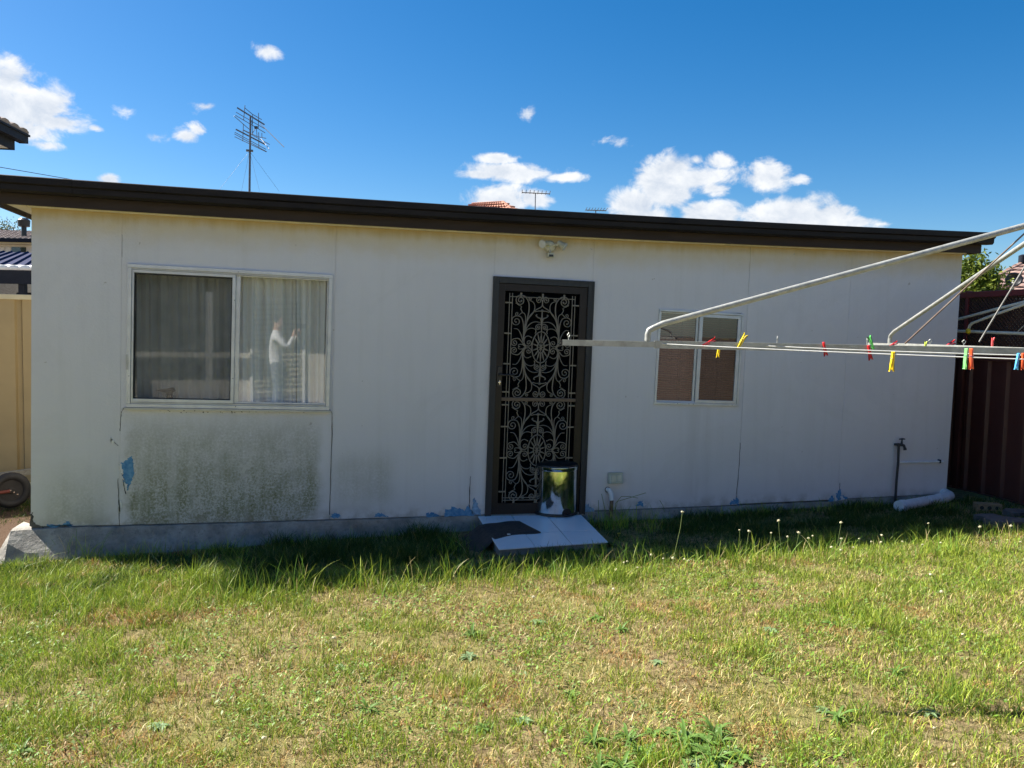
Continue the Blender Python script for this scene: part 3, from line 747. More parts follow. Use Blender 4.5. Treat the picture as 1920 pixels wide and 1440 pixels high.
# ---------------------------------------------------------------- small sliding window with a venetian blind
RY2 = 0.028
w2 = pivot('window', shed, wpos(W2[0], W2[2]), (0, RY2, 0)); w, h = 0.872, 0.884; B = 0.022
fm = MB(); fm.box(0, w, -0.016, 0.05, 0, B); fm.box(0, w, -0.016, 0.05, h - B, h); fm.box(0, B, -0.016, 0.05, B, h - B); fm.box(w - B, w, -0.016, 0.05, B, h - B)
bevel(lp('frame', fm, 'alu', w2), 0.003)
MX = 0.415
bevel(lp('sash', sash(B + .001, MX, 0.012, 0.03, B + .002, h - B - .002, 0.010, 0.022, 0.012, 0.014), 'alu', w2), 0.002)
bevel(lp('sash', sash(MX + .002, w - B - .001, -0.008, 0.012, B + .002, h - B - .002, 0.034, 0.034, 0.030, 0.028), 'alu', w2), 0.002)
p = MB(); p.quad((B + .005, .022, B + .01), (MX - .01, .022, B + .01), (MX - .01, .022, h - B - .008), (B + .005, .022, h - B - .008)); lp('pane', p, 'glass', w2)
p = MB(); p.quad((MX + .03, .004, B + .025), (w - B - .03, .004, B + .025), (w - B - .03, .004, h - B - .025), (MX + .03, .004, h - B - .025)); lp('pane', p, 'glass_dim', w2)
for (x, z) in ((0.235, .012), (0.35, .014), (0.395, .012), (0.80, .012)): lp('screw', MB().lathe([(0.0035, 0), (0.0035, 0.003)], (x, -0.016, z), 8, 'Y'), 'seal', w2)
vb = thing('venetian_blind', 'closed brown venetian blind behind the small window', 'blind', wpos(W2[0] + .02, W2[2]), (0, 0.017, 0)); WORLD_M[vb.name] = WORLD_M[vb.name]
hb = MB(); hb.box(-0.03, 0.89, 0.075, 0.115, 0.865, 0.905); part('head_rail', hb, MT['blind'], vb, local=True)
sm_ = MB(); n = 6; vs = []
for x in (-0.03, 0.89):
    for k in range(n):
        a = -1.0 + 2.0 * k / (n - 1); vs.append((x, 0.0032 * (1 - a * a) - .003 + a * 0.0052, a * 0.0088))
sm_.add(vs, [(k, k + 1, n + k + 1, n + k) for k in range(n - 1)], True); slat_me = sm_.mesh('slat', MT['blind'])
for k in range(41):
    o = bpy.data.objects.new('slat', slat_me); COL.objects.link(o); o.parent = vb
    o.location = (0, 0.095, 0.012 + 0.0209 * k); o.rotation_euler = (random.uniform(-.05, .05) - (0.16 if k < 12 else 0), random.uniform(-.002, .002), 0)
for x in (0.27, 0.66): part('ladder_cord', MB().tube([(x, 0.082, 0.0), (x, 0.082, 0.88)], 0.0016, 6), MT['dark'], vb, local=True)

# ---------------------------------------------------------------- door and its scrolled security screen
dr = pivot('screen_door', shed, wpos(1.603, -0.014), (0, 0.0178, 0)); w, h = 0.935, 2.122; J = 0.054
jb = MB(); jb.box(0, J, -0.016, 0.10, 0, h); jb.box(w - J, w, -0.016, 0.10, 0, h); jb.box(J + .0005, w - J - .0005, -0.016, 0.10, h - J, h)
jb.box(J - .004, J + .010, 0.035, 0.10, 0, h - J); jb.box(w - J - .010, w - J + .004, 0.035, 0.10, 0, h - J)
bevel(lp('jamb', jb, 'jamb', dr), 0.003)
arch = MB(); q = 0.012
arch.box(-0.001, q, -0.022, -0.0165, 0, h + .001); arch.box(w - q, w + .001, -0.022, -0.0165, 0, h + .001); arch.box(q + .0005, w - q - .0005, -0.022, -0.0165, h - q, h + .001)
lp('architrave', arch, 'jamb', dr)
D0, D1 = J + 0.003, w - J - 0.003; ST, SB, STP = 0.058, 0.098, 0.060
st = MB(); st.box(D0, D0 + ST, 0.002, 0.032, 0.012, h - J - .004); lp('stile', st, 'stile', dr)
st = MB(); st.box(D1 - ST - .012, D1, 0.002, 0.032, 0.012, h - J - .004); lp('stile', st, 'stile', dr)
st = MB(); st.box(D0 + ST + .0005, D1 - ST - .0125, 0.002, 0.032, 0.012, 0.012 + SB); lp('bottom_rail', st, 'stile', dr)
st = MB(); st.box(D0 + ST + .0005, D1 - ST - .0125, 0.002, 0.032, h - J - .004 - STP, h - J - .004); lp('top_rail', st, 'stile', dr)
st = MB(); st.box(D0 + ST + .0005, D1 - ST - .0125, -0.001, 0.030, 1.030, 1.062); bevel(lp('middle_rail', st, 'stile_pale', dr), .003)
inn = MB(); inn.box(J + .002, w - J - .002, 0.085, 0.12, 0.0, h - J - .001); lp('inner_door', inn, 'void', dr)  # painted near black so the doorway reads as unlit
fs_ = MB(); fs_.box(D0 + ST, D1 - ST - .012, 0.026, 0.027, 0.11, h - J - .06); lp('fly_mesh', fs_, 'doorfly', dr)
stl = MB(); stl.box(w - J - 0.10, w - J - 0.045, 0.075, 0.084, 1.35, 1.72); lp('inner_panel', stl, 'redmetal', dr)
U = 0.275; CXD = (D0 + D1) / 2 - 0.005
def catmull(P, n=8):
    P = [Vector((p[0], p[1])) for p in P]
    if len(P) < 3: return P
    Q = [P[0] * 2 - P[1]] + P + [P[-1] * 2 - P[-2]]; out = []
    for i in range(1, len(Q) - 2):
        for k in range(n):
            t = k / n; a, b, c, d = Q[i - 1], Q[i], Q[i + 1], Q[i + 2]
            out.append(0.5 * ((2 * b) + (c - a) * t + (2 * a - 5 * b + 4 * c - d) * t * t + (3 * b - a - 3 * c + d) * t ** 3))
    out.append(P[-1]); return out
def scroll(P, cen=None, turns=1.4):
    L = catmull(P)
    if cen:
        c = Vector(cen); r = L[-1] - c; r0 = r.length; a0 = math.atan2(r.y, r.x)
        t = L[-1] - L[-2]; sg = 1 if (r.x * t.y - r.y * t.x) > 0 else -1
        n = int(18 * turns)
        for k in range(1, n + 1):
            q = k / n; rad = r0 * (1 - 0.80 * q); a = a0 + sg * 2 * PI * turns * q
            L.append(c + Vector((math.cos(a), math.sin(a))) * rad)
    return L
def scroll_mesh(P, cen=None, turns=1.4, r=0.0048, tip=None):
    L = scroll(P, cen, turns); n = len(L)
    rad = [r * (1.15 - 0.35 * i / n) for i in range(n)]
    m = MB(); m.tube([(p.x * U, 0, p.y * U) for p in L], rad, 6)
    if tip:
        e = L[-1]; m.lathe([(0.002, -0.006), (tip, -0.003), (tip, 0.003), (0.002, 0.006)], (e.x * U, 0, e.y * U), 10, 'Y')
    return m.mesh('scroll', MT['iron'])
b0 = (0.61, 0.16)
QS = [
    scroll_mesh([b0, (0.56, 0.50), (0.50, 0.85), (0.445, 1.20), (0.47, 1.45), (0.60, 1.62), (0.74, 1.66)], (0.74, 1.49), 1.7, 0.0055, 0.008),
    scroll_mesh([b0, (0.575, 0.58), (0.42, 0.98), (0.22, 1.20), (0.03, 1.32), (0.005, 1.48), (0.07, 1.62)], (0.115, 1.52), 1.3, 0.0050, 0.007),
    scroll_mesh([(0.44, 0.94), (0.30, 1.12), (0.255, 1.28), (0.29, 1.42), (0.39, 1.49)], (0.41, 1.555), 1.2, 0.0042, 0.006),
    scroll_mesh([b0, (0.60, 0.50), (0.625, 0.78), (0.70, 0.95), (0.82, 0.99)], (0.855, 0.82), 1.5, 0.0048, 0.007),
    scroll_mesh([(0.585, 0.56), (0.55, 0.85), (0.57, 1.03), (0.66, 1.10), (0.76, 1.03)], (0.835, 1.06), 1.1, 0.0040, 0.006),
    scroll_mesh([(0.66, 1.10), (0.72, 1.22), (0.70, 1.29), (0.80, 1.34), (0.90, 1.40)], None, 0, 0.0040),
    scroll_mesh([b0, (0.54, 0.52), (0.40, 0.74), (0.22, 0.82), (0.045, 0.80)], None, 0, 0.0046),
    scroll_mesh([(0.60, 0.34), (0.50, 0.54), (0.34, 0.61), (0.20, 0.575)], None, 0, 0.0042, 0.006),
    scroll_mesh([b0, (0.69, 0.40), (0.80, 0.56), (0.93, 0.575)], None, 0, 0.0042),
    scroll_mesh([(0.52, 0.03), (0.64, 0.15), (0.76, 0.26), (0.90, 0.25)], (0.89, 0.125), 1.5, 0.0048, 0.007),
    scroll_mesh([(0.50, 0.01), (0.57, 0.14), (0.545, 0.30), (0.44, 0.355), (0.33, 0.31)], None, 0, 0.0044, 0.006),
    scroll_mesh([(0.62, 0.10), (0.545, 0.02), (0.47, 0.035)], (0.415, 0.13), 1.3, 0.0046, 0.007),
    scroll_mesh([(0.50, 0.045), (0.66, 0.075), (0.735, 0.07), (0.755, 0.02), (0.70, 0.0)], None, 0, 0.0040),
    scroll_mesh([(0.02, 0.84), (0.03, 0.74), (0.10, 0.75), (0.185, 0.70)], (0.115, 0.645), 1.4, 0.0046, 0.007),
    scroll_mesh([(0.01, 0.82), (0.05, 0.93), (0.13, 0.96), (0.20, 1.02), (0.165, 1.06)], None, 0, 0.0062),
    scroll_mesh([(0.0, 1.165), (0.10, 1.175), (0.22, 1.15)], None, 0, 0.0046, 0.006),
    scroll_mesh([(0.20, 0.575), (0.185, 0.50), (0.21, 0.44)], None, 0, 0.0046),
]
oval = MB(); NV = 40
for i in range(1):
    L = [(0.30 * math.cos(2 * PI * k / NV) * U, 0, 0.505 * math.sin(2 * PI * k / NV) * U) for k in range(NV + 1)]; oval.tube(L, 0.0056, 6, cap=False)
oval_me = oval.mesh('oval_ring', MT['iron'])
inner = MB(); inner.tube([(0.115 * math.cos(2 * PI * k / 24) * U, 0, 0.185 * math.sin(2 * PI * k / 24) * U) for k in range(25)], 0.0058, 6, cap=False)
inner_me = inner.mesh('oval_ring', MT['iron'])
def ray_mesh(a, r0, r1, fat):
    p0 = Vector((r0[0] * math.cos(a), 0, r0[1] * math.sin(a))) * U; p1 = Vector((r1[0] * math.cos(a), 0, r1[1] * math.sin(a))) * U
    m = MB(); m.tube([p0, p0.lerp(p1, .45), p1], [fat * .7, fat, fat * .35], 6); return m.mesh('sun_ray', MT['iron'])
rays = [ray_mesh(PI / 2 + 2 * PI * k / 14, (0.115, 0.185), (0.275, 0.475), 0.0074) for k in range(14)] + [ray_mesh(PI / 2 + 2 * PI * k / 8, (0.01, 0.01), (0.10, 0.165), 0.0050) for k in range(8)]
stem_me = MB().tube([(0, 0, 0.505 * U), (0, 0, 0.80 * U), (0, 0, 1.0 * U), (0, 0, 1.21 * U)], [0.005, 0.009, 0.007, 0.004], 8).mesh('centre_stem', MT['iron'])
knob_me = MB().lathe([(0.003, -0.012), (0.016, -0.004), (0.016, 0.004), (0.004, 0.014)], (0, 0, 1.18 * U), 10).mesh('finial', MT['iron'])
def sub(name, me, zc, sx=1, sz=1):
    o = bpy.data.objects.new(name, me); COL.objects.link(o); o.parent = dr; o.location = (CXD, 0.012, zc); o.scale = (sx, 1, sz); return o
for zc in (1.515, 0.588):
    for sx in (1, -1):
        for sz in (1, -1):
            for me in QS: sub('scroll', me, zc, sx, sz)
    sub('oval_ring', oval_me, zc); sub('oval_ring', inner_me, zc)
    for me in rays: sub('sun_ray', me, zc)
    for sz in (1, -1): sub('centre_stem', stem_me, zc, 1, sz); sub('finial', knob_me, zc, 1, sz)
for sx in (-1, 1):
    for k, x in enumerate((0.278, 0.304)):
        m = MB(); m.tube([(CXD + sx * x, 0.012, 0.115), (CXD + sx * x, 0.012, 1.985)], 0.0042, 6); lp('upright_rod', m, 'iron', dr)
    for z in (0.215, 0.52, 0.80, 0.995, 1.11, 1.36, 1.63, 1.90):
        m = MB(); m.box(CXD + sx * 0.308 - 0.033, CXD + sx * 0.308 + 0.033, 0.006, 0.018, z - .006, z + .006); lp('clip', m, 'iron', dr)
for z in (0.136, 0.158, 1.955):
    m = MB(); m.tube([(CXD - 0.30, 0.012, z), (CXD + 0.30, 0.012, z)], 0.0042, 6); lp('cross_rod', m, 'iron', dr)
for x in (-0.2, 0.0, 0.2):
    for z in (0.125, 1.97):
        m = MB(); m.box(CXD + x - .008, CXD + x + .008, 0.006, 0.018, z - .022, z + .022); lp('clip', m, 'iron', dr)
hp = MB(); hp.box(D0 + .008, D0 + .052, -0.012, 0.0018, 1.155, 1.335); bevel(lp('lock_plate', hp, 'black', dr), .004)
hp = MB(); hp.tube([(D0 + .03, -0.012, 1.262), (D0 + .03, -0.05, 1.262), (D0 + .05, -0.056, 1.262), (D0 + .155, -0.052, 1.266)], [.010, .010, .010, .007], 8); lp('lever', hp, 'black', dr)
hp = MB(); hp.lathe([(.011, 0), (.011, .012), (.006, .014)], (D0 + .03, -0.012, 1.195), 12, 'Y'); hp.box(D0 + .0275, D0 + .0325, -.030, -.026, 1.175, 1.215); lp('key_cylinder', hp, 'chrome', dr)
for z in (.3, 1.1, 1.85): lp('hinge', MB().tube([(D1 + .002, -0.004, z - .04), (D1 + .002, -0.004, z + .04)], .006, 8), 'stile', dr)

# ------------------------------------------------------------------ doorstep, mat, bin
ZS = -0.045
ds = thing('doorstep', 'white tiled doorstep in front of the screen door', 'doorstep', (2.0, -0.5, -0.2))
low = MB(); low.box(1.70, 2.95, -1.22, -1.03, -0.26, ZS - 0.085); bevel(part('kerb_block', low, MT['edging'], ds), 0.015)
tA, tB = atz(895, 967, ZS), atz(1090, 965, ZS); tC, tD = atz(935, 1030, ZS), atz(1141, 1016, ZS)
def tq(s, t):
    top = [tA[k] * (1 - s) + tB[k] * s for k in range(2)]; bot = [tC[k] * (1 - s) + tD[k] * s for k in range(2)]
    return (top[0] * (1 - t) + bot[0] * t, top[1] * (1 - t) + bot[1] * t)
bd = [tq(.01, .0), tq(.99, .0), tq(.985, .985), tq(.015, .985)]; bed = MB()
bed.add([(p[0], p[1], -.26) for p in bd] + [(p[0], p[1], ZS - .010) for p in bd], [(3, 2, 1, 0), (4, 5, 6, 7)] + [(i, (i + 1) % 4, 4 + (i + 1) % 4, 4 + i) for i in range(4)])
part('mortar_bed', bed, MT['grout'], ds)
for (s0, s1) in ((0, .325), (.325, .66), (.66, 1.0)):
    for (t0, t1) in ((0, .60), (.60, 1.0)):
        e = 0.003; c = [tq(s0, t0), tq(s1, t0), tq(s1, t1), tq(s0, t1)]; cx = sum(p[0] for p in c) / 4; cy = sum(p[1] for p in c) / 4
        c = [(p[0] + (cx - p[0]) * e / .15, p[1] + (cy - p[1]) * e / .15) for p in c]; dz = random.uniform(-.0012, .0012)
        m = MB(); vs = [(p[0], p[1], ZS - .009) for p in c] + [(p[0], p[1], ZS + dz + random.uniform(-.0008, .0008)) for p in c]
        m.add(vs, [(3, 2, 1, 0), (4, 5, 6, 7)] + [(i, (i + 1) % 4, 4 + (i + 1) % 4, 4 + i) for i in range(4)]); bevel(part('tile', m, MT['tile'], ds), 0.0015, 1)
# doormat: limp, drooping over the left edge of the step
mp = [(866, 990), (900, 984), (935, 979), (974, 976)]; mq = [(882, 1021), (925, 1010), (962, 1003), (1014, 998)]
ma = thing('doormat', 'limp dark doormat drooping over the left edge of the tiled step', 'doormat', (1.6, -0.6, ZS))
vs = []; fs = []; NU, NV_ = 28, 8
def along(L, t):
    k = min(int(t * (len(L) - 1)), len(L) - 2); q = t * (len(L) - 1) - k
    return (L[k][0] * (1 - q) + L[k + 1][0] * q, L[k][1] * (1 - q) + L[k + 1][1] * q)
for i in range(NU + 1):
    t = i / NU; a = along(mp, t); b = along(mq, t)
    for j in range(NV_ + 1):
        q = j / NV_; u, v = a[0] * (1 - q) + b[0] * q, a[1] * (1 - q) + b[1] * q
        z0 = ZS + 0.006 + 0.004 * math.sin(9 * t + 2 * q) * math.sin(4 * q + 1); P = atz(u, v, z0)
        droop = max(0, 1.47 + .05 * q - P[0]) * 0.55
        vs.append((P[0], P[1], z0 + 0.003 * math.sin(17 * t + 3 * q) - min(droop, .10)))
n = NV_ + 1
for i in range(NU):
    for j in range(NV_): fs.append((i * n + j, (i + 1) * n + j, (i + 1) * n + j + 1, i * n + j + 1))
mm = MB().add(vs, fs, True); o = part('mat_sheet', mm, MT['mat'], ma); md = o.modifiers.new('t', 'SOLIDIFY'); md.thickness = 0.009; md.offset = 1
lb = MB(); P = atz(954, 1002, ZS + .022); lb.obox((P[0], P[1], ZS + .024), .012, .010, .002); part('care_label', lb, MT['flake'], ma)

bc = atz(1048, 968, ZS); bx, by = bc[0] + .012, bc[1] + 0.15
R0 = 0.196
bn = thing('pedal_bin', 'shiny steel pedal bin with black lid on the tiled doorstep', 'bin', (bx, by, ZS + 0.001), (0, 0, math.radians(14)))
m = MB().lathe([(R0 - .006, 0), (R0 + .006, 0.002), (R0 + .006, 0.020), (R0 + .001, 0.026)], seg=48); part('base_ring', m, MT['black'], bn, local=True)
m = MB().lathe([(R0, 0.0265), (R0, 0.405)], seg=64); part('body', m, MT['chrome'], bn, local=True)
m = MB().lathe([(R0 + .003, 0.4055), (R0 + .006, 0.410), (R0 + .006, 0.438), (R0 + .002, 0.442)], seg=64); part('collar', m, MT['chrome'], bn, local=True)
m = MB().lathe([(R0 + .001, 0.4425), (R0 - .002, 0.454), (R0 - .03, 0.468), (R0 - .09, 0.478), (0.01, 0.482)], seg=48); part('lid', m, MT['black'], bn, local=True)
m = MB(); m.lathe([(0.046, -R0 - .004), (0.046, -R0 + .02)], (0, 0, 0.030), 20, 'Y'); m.v = [(x, y - 0.0, max(z, 0.024)) for x, y, z in m.v]
m.map(lambda x, y, z: (x, -abs(y), z)); part('pedal_arch', m, MT['black'], bn, local=True)
m = MB(); m.box(-0.035, 0.035, -R0 - .040, -R0 - .004, 0.016, 0.024); m.box(-.006, .006, -R0 - .02, -R0 + .01, 0.018, 0.034); bevel(part('pedal', m, MT['black'], bn, local=True), .003)
m = MB(); m.box(0.150, 0.178, -.03, .03, 0.415, 0.455); part('lid_hinge', m, MT['black'], bn, local=True)

# ------------------------------------------------------------------ flood light over the door
c = aty(1033, 462, -0.05)
fl = thing('sensor_light', 'old yellowed twin flood light with motion sensor above the door', 'light', (c[0], 0, c[2]))
m = MB(); m.lathe([(0.052, 0.0), (0.055, 0.012), (0.044, 0.034), (0.02, 0.040)], (0, 0, 0.0), 20, 'Y'); m.map(lambda x, y, z: (x, y if y < 0 else y, z))
part('base', m, MT['lampw'], fl, local=True)
def lamp(dx, dirv):
    d = Vector(dirv).normalized(); a = Vector((dx * .35, -0.045, 0.012)); e = Vector((dx, -0.065, 0.022)); m = MB()
    m.tube([(0, -0.03, 0.0), a, e], [.011, .010, .012], 8); m.tube([e - d * .034, e - d * .030, e + d * .012, e + d * .042, e + d * .046], [.010, .020, .026, .038, .040], 16)
    o = part('lamp_head', m, MT['lampw'], fl, local=True)
    g = MB(); g.tube([e + d * .0465, e + d * .050], [.034, .032], 16); part('lens', g, MT['alu'], fl, local=True)
lamp(-0.058, (-0.75, -0.6, -0.25)); lamp(0.085, (0.7, -0.45, -0.55))
m = MB(); m.tube([(-0.005, -0.03, -0.03), (-.005, -.05, -.058)], .011, 8); m.obox((-.004, -.056, -.078), .029, .022, .020); bevel(part('sensor', m, MT['lampw'], fl, local=True), .004)
m = MB(); m.obox((-.004, -.079, -.083), .020, .0015, .010); part('sensor_window', m, MT['black'], fl, local=True)

# ------------------------------------------------------------------ power point, conduit, tap, pipes
a, b = aty(1141, 888, -.03), aty(1167, 907, -.03); wx, wz = (b[0] - a[0]), (a[2] - b[2])
po = thing('power_point', 'weatherproof double power point box low on the wall right of the door', 'power outlet', (a[0], 0, b[2]))
m = MB(); m.add([(0, -.002, 0), (wx, -.002, 0), (wx, -.002, wz), (0, -.002, wz), (0.003, -.062, .006), (wx - .003, -.062, .006), (wx - .003, -.040, wz - .003), (.003, -.040, wz - .003)],
                [(3, 2, 1, 0), (4, 5, 6, 7), (0, 1, 5, 4), (1, 2, 6, 5), (2, 3, 7, 6), (3, 0, 4, 7)]); bevel(part('case', m, MT['outlet'], po, local=True), .006)
for k in (0.30, 0.70):
    m = MB(); m.obox((wx * k, -.0535, wz * .55), wx * .16, .004, wz * .30, Matrix.Rotation(-0.25, 3, 'X')); bevel(part('socket_flap', m, MT['lampw'], po, local=True), .003)
m = MB(); m.box(.004, wx - .004, -.048, -.006, wz - .001, wz + .008); part('hood', m, MT['outlet'], po, local=True)
c0 = [aty(1139, 918, -.004), aty(1142, 919, -.03), aty(1146, 926, -.045), aty(1147, 938, -.05)]
cd = thing('conduit_bend', 'white plastic conduit bend entering the ground below the power point', 'conduit', tuple(aty(1146, 962, -.05)))
part('bend', MB().tube([tuple(p) for p in c0], .022, 12), MT['pvc'], cd)
part('collar', MB().tube([tuple(aty(1139, 918, -.002)), tuple(aty(1139.6, 918, -.010))], .027, 12), MT['black'], cd)
part('pipe', MB().tube([tuple(aty(1147, 938, -.0495)), tuple(aty(1146, 952, -.05)), tuple(aty(1145, 974, -.05))], .017, 10), MT['rust'], cd)

tp = thing('garden_tap', 'dark garden tap on a thin leaning standpipe near the right end of the wall', 'tap', tuple(aty(1679, 948, -.05)))
part('standpipe', MB().tube([tuple(aty(1678, 952, -.05)), tuple(aty(1681, 900, -.045)), tuple(aty(1684, 868, -.045)), tuple(aty(1685, 836, -.045))], .0125, 10), MT['tap'], tp)
q = aty(1685, 834, -.045); q = Vector(q)
m = MB(); m.lathe([(.017, -.018), (.017, .012), (.012, .016)], tuple(q), 12); part('elbow', m, MT['tap'], tp)
m = MB(); m.tube([q + Vector((-.015, .04, 0)), q, q + Vector((.022, -.012, 0.002)), q + Vector((.045, -.02, -.006)), q + Vector((.054, -.026, -.034))], [.012, .014, .015, .014, .012], 12)
m.tube([q + Vector((.054, -.026, -.030)), q + Vector((.056, -.027, -.050))], [.015, .017], 12); part('spout', m, MT['tap'], tp)
m = MB(); m.tube([q + Vector((.024, -.012, .01)), q + Vector((.026, -.012, .030)), q + Vector((.027, -.012, .055))], [.013, .010, .006], 10); part('bonnet', m, MT['tap'], tp)
m = MB(); m.tube([q + Vector((-.008, -.014, .058)), q + Vector((.027, -.012, .062)), q + Vector((.062, -.010, .058))], [.006, .0075, .006], 8); part('handle', m, MT['tap'], tp)

p0, p1 = aty(1686, 867, -.02), aty(1769, 865.5, -.02)
wp = thing('water_pipe', 'thin white horizontal pipe clipped to the wall right of the tap', 'pipe', tuple(p0))
part('pipe', MB().tube([tuple(p0), tuple(p1)], .0110, 8), MT['pvc'], wp)
m = MB(); m.box(p1[0] - .055, p1[0] - .040, -.034, -.001, p1[2] - .014, p1[2] + .022); part('clip', m, MT['tap'], wp)

pv = thing('drain_pipe', 'white plastic drain pipe lying on the grass at the foot of the wall', 'pipe', tuple(atz(1730, 950, -.08)))
A0, A1 = Vector(aty(1692, 948, -.30)), Vector(aty(1762, 935, -.13))
EL = Vector(aty(1779, 931, -.10))
part('pipe', MB().tube([A0, A0.lerp(A1, .5), A1], .050, 20), MT['pvc'], pv)
part('elbow', MB().tube([A1 - (A1 - A0) * .04, A1 + (EL - A1) * .5, EL + Vector((.015, .02, 0.004)), EL + Vector((.03, .085, .01)), EL + Vector((.02, .15, .012))], [.054, .055, .056, .055, .054], 20), MT['pvc'], pv)
part('socket', MB().tube([A0 + (A0 - A1) * .10, A0 + (A1 - A0) * .06], .0555, 20), MT['pvc'], pv)
part('collar', MB().tube([A0 + (A0 - A1) * .02, A0 + (A1 - A0) * .0], .060, 20), MT['pvc'], pv)

# ------------------------------------------------------------------ fences
def pan_profile(L, pitch=0.245, d=0.034):
    out = []; s = 0.0
    while s < L - 1e-6:
        for (q, y) in ((0.0, 0.0), (0.165, 0.0), (0.182, d), (0.228, d), (0.245, 0.0)):
            if s + q <= L + 1e-6: out.append((min(s + q, L), y))
        s += pitch
    res = [];
    for p in out:
        if not res or p[0] - res[-1][0] > 1e-5: res.append(p)
    return res
def steel_fence(name, label, A, B, z_lo, z_hi, m_sheet, m_cap, side=1, sheet_w=0.735, bay=2.35, face=1, ncap=0.055):
    """pressed steel sheets between rails and posts, from A to B (plan points)"""
    A, B = Vector((*A, 0)), Vector((*B, 0)); L = (B - A).length; ex = (B - A) / L; ey = Vector((-ex.y, ex.x, 0)) * side
    f = thing(name, label, 'fence', tuple(A + Vector((0, 0, z_lo))))
    put = lambda s, y, z: A + ex * s + ey * y + Vector((0, 0, z))
    n = int(math.ceil(L / sheet_w))
    for k in range(n):
        s0, s1 = k * sheet_w, min(L, (k + 1) * sheet_w); pr = pan_profile(s1 - s0); vs = []
        for (q, y) in pr:
            for z in (z_lo + .02, z_hi - .02): vs.append(put(s0 + q + .001, y + .002 * (k % 2), z))
        mb = MB().add(vs, [(2 * i, 2 * i + 2, 2 * i + 3, 2 * i + 1) for i in range(len(pr) - 1)])
        o = part('sheet', mb, m_sheet, f); md = o.modifiers.new('t', 'SOLIDIFY'); md.thickness = .002
    for z0, z1, nm in ((z_hi - ncap, z_hi, 'top_rail'), (z_lo, z_lo + ncap * .8, 'bottom_rail')):
        mb = MB(); vs = [put(s, y, z) for s in (0, L) for z in (z0, z1) for y in (-.030, .052)]
        mb.add(vs, [(0, 1, 3, 2), (4, 6, 7, 5), (0, 4, 5, 1), (2, 3, 7, 6), (0, 2, 6, 4), (1, 5, 7, 3)]); bevel(part(nm, mb, m_cap, f), .005)
    s = 0.0
    while s <= L + .01:
        mb = MB(); vs = [put(s + a, y, z) for a in (-.03, .03) for z in (z_lo - .25, z_hi + .005) for y in (-.034, .058)]
        mb.add(vs, [(0, 1, 3, 2), (4, 6, 7, 5), (0, 4, 5, 1), (2, 3, 7, 6), (0, 2, 6, 4), (1, 5, 7, 3)]); part('post', mb, m_cap, f); s += bay
    return f
LF = aty(57, 553, 3.0); lz = LF[2]
steel_fence('left_fence', 'tan steel panel fence with cream top rail beyond the left end of the shed', (-6.6, 2.72), (-2.2, 3.10), gz(-3, 3) + .03, lz + .002, MT['tan'], MT['tancap'], side=1)
FX = 7.1
rf_ = steel_fence('right_fence', 'dark red brown steel panel fence along the right side of the shed', (FX, -4.2), (FX, 7.5), -0.09, 1.46, MT['brown'], MT['brown'], side=1, ncap=0.075)
zc0, zc1 = 1.475, 2.125
for (y0, y1) in ((-4.2, -1.85), (-1.85, 0.5), (0.5, 2.85), (2.85, 5.2), (5.2, 7.5)):
    lt = MB(); pit = 0.047; hgt = zc1 - zc0 - .05; wd = 0.015
    for sg in (1, -1):
        k = y0 - hgt
        while k < y1 + hgt:
            a0, a1 = (k, k + sg * hgt); lo, hi = zc0, zc0 + hgt
            def clip(a0, a1, lo, hi):
                for lim, s in ((y0, 1), (y1, -1)):
                    d0, d1 = s * (a0 - lim), s * (a1 - lim)
                    if d0 < 0 and d1 < 0: return None
                    if d0 < 0: t = d0 / (d0 - d1); lo = lo + (hi - lo) * t; a0 = lim
                    elif d1 < 0: t = d0 / (d0 - d1); hi = lo + (hi - lo) * t; a1 = lim
                return a0, a1, lo, hi
            cl = clip(a0, a1, lo, hi)
            if cl and abs(cl[1] - cl[0]) > .02:
                a0, a1, lo, hi = cl; x = FX - .012 if sg > 0 else FX + .004; q = wd
                vs = [(x + t, yy, zz) for t in (0, .012) for (yy, zz) in ((a0 - q, lo), (a0 + q, lo), (a1 + q, hi), (a1 - q, hi))]
                lt.add(vs, [(0, 1, 2, 3), (7, 6, 5, 4), (0, 4, 5, 1), (1, 5, 6, 2), (2, 6, 7, 3), (3, 7, 4, 0)])
            k += pit
    o = part('lattice_panel', lt, MT['lattice'], rf_); o['kind'] = 'stuff'
    cp = MB(); cp.box(FX - .034, FX + .034, y0 + .001, y1 - .001, zc1 - .062, zc1 + .002); bevel(part('lattice_cap', cp, MT['browncap'], rf_), .005)
    cp = MB(); cp.box(FX - .024, FX + .024, y0 - .022, y0 + .022, 1.46, zc1 + .012); part('lattice_post', cp, MT['browncap'], rf_)
    cp = MB(); cp.box(FX - .02, FX + .02, y0 + .023, y1 - .023, 1.462, 1.482); part('lattice_rail', cp, MT['browncap'], rf_)

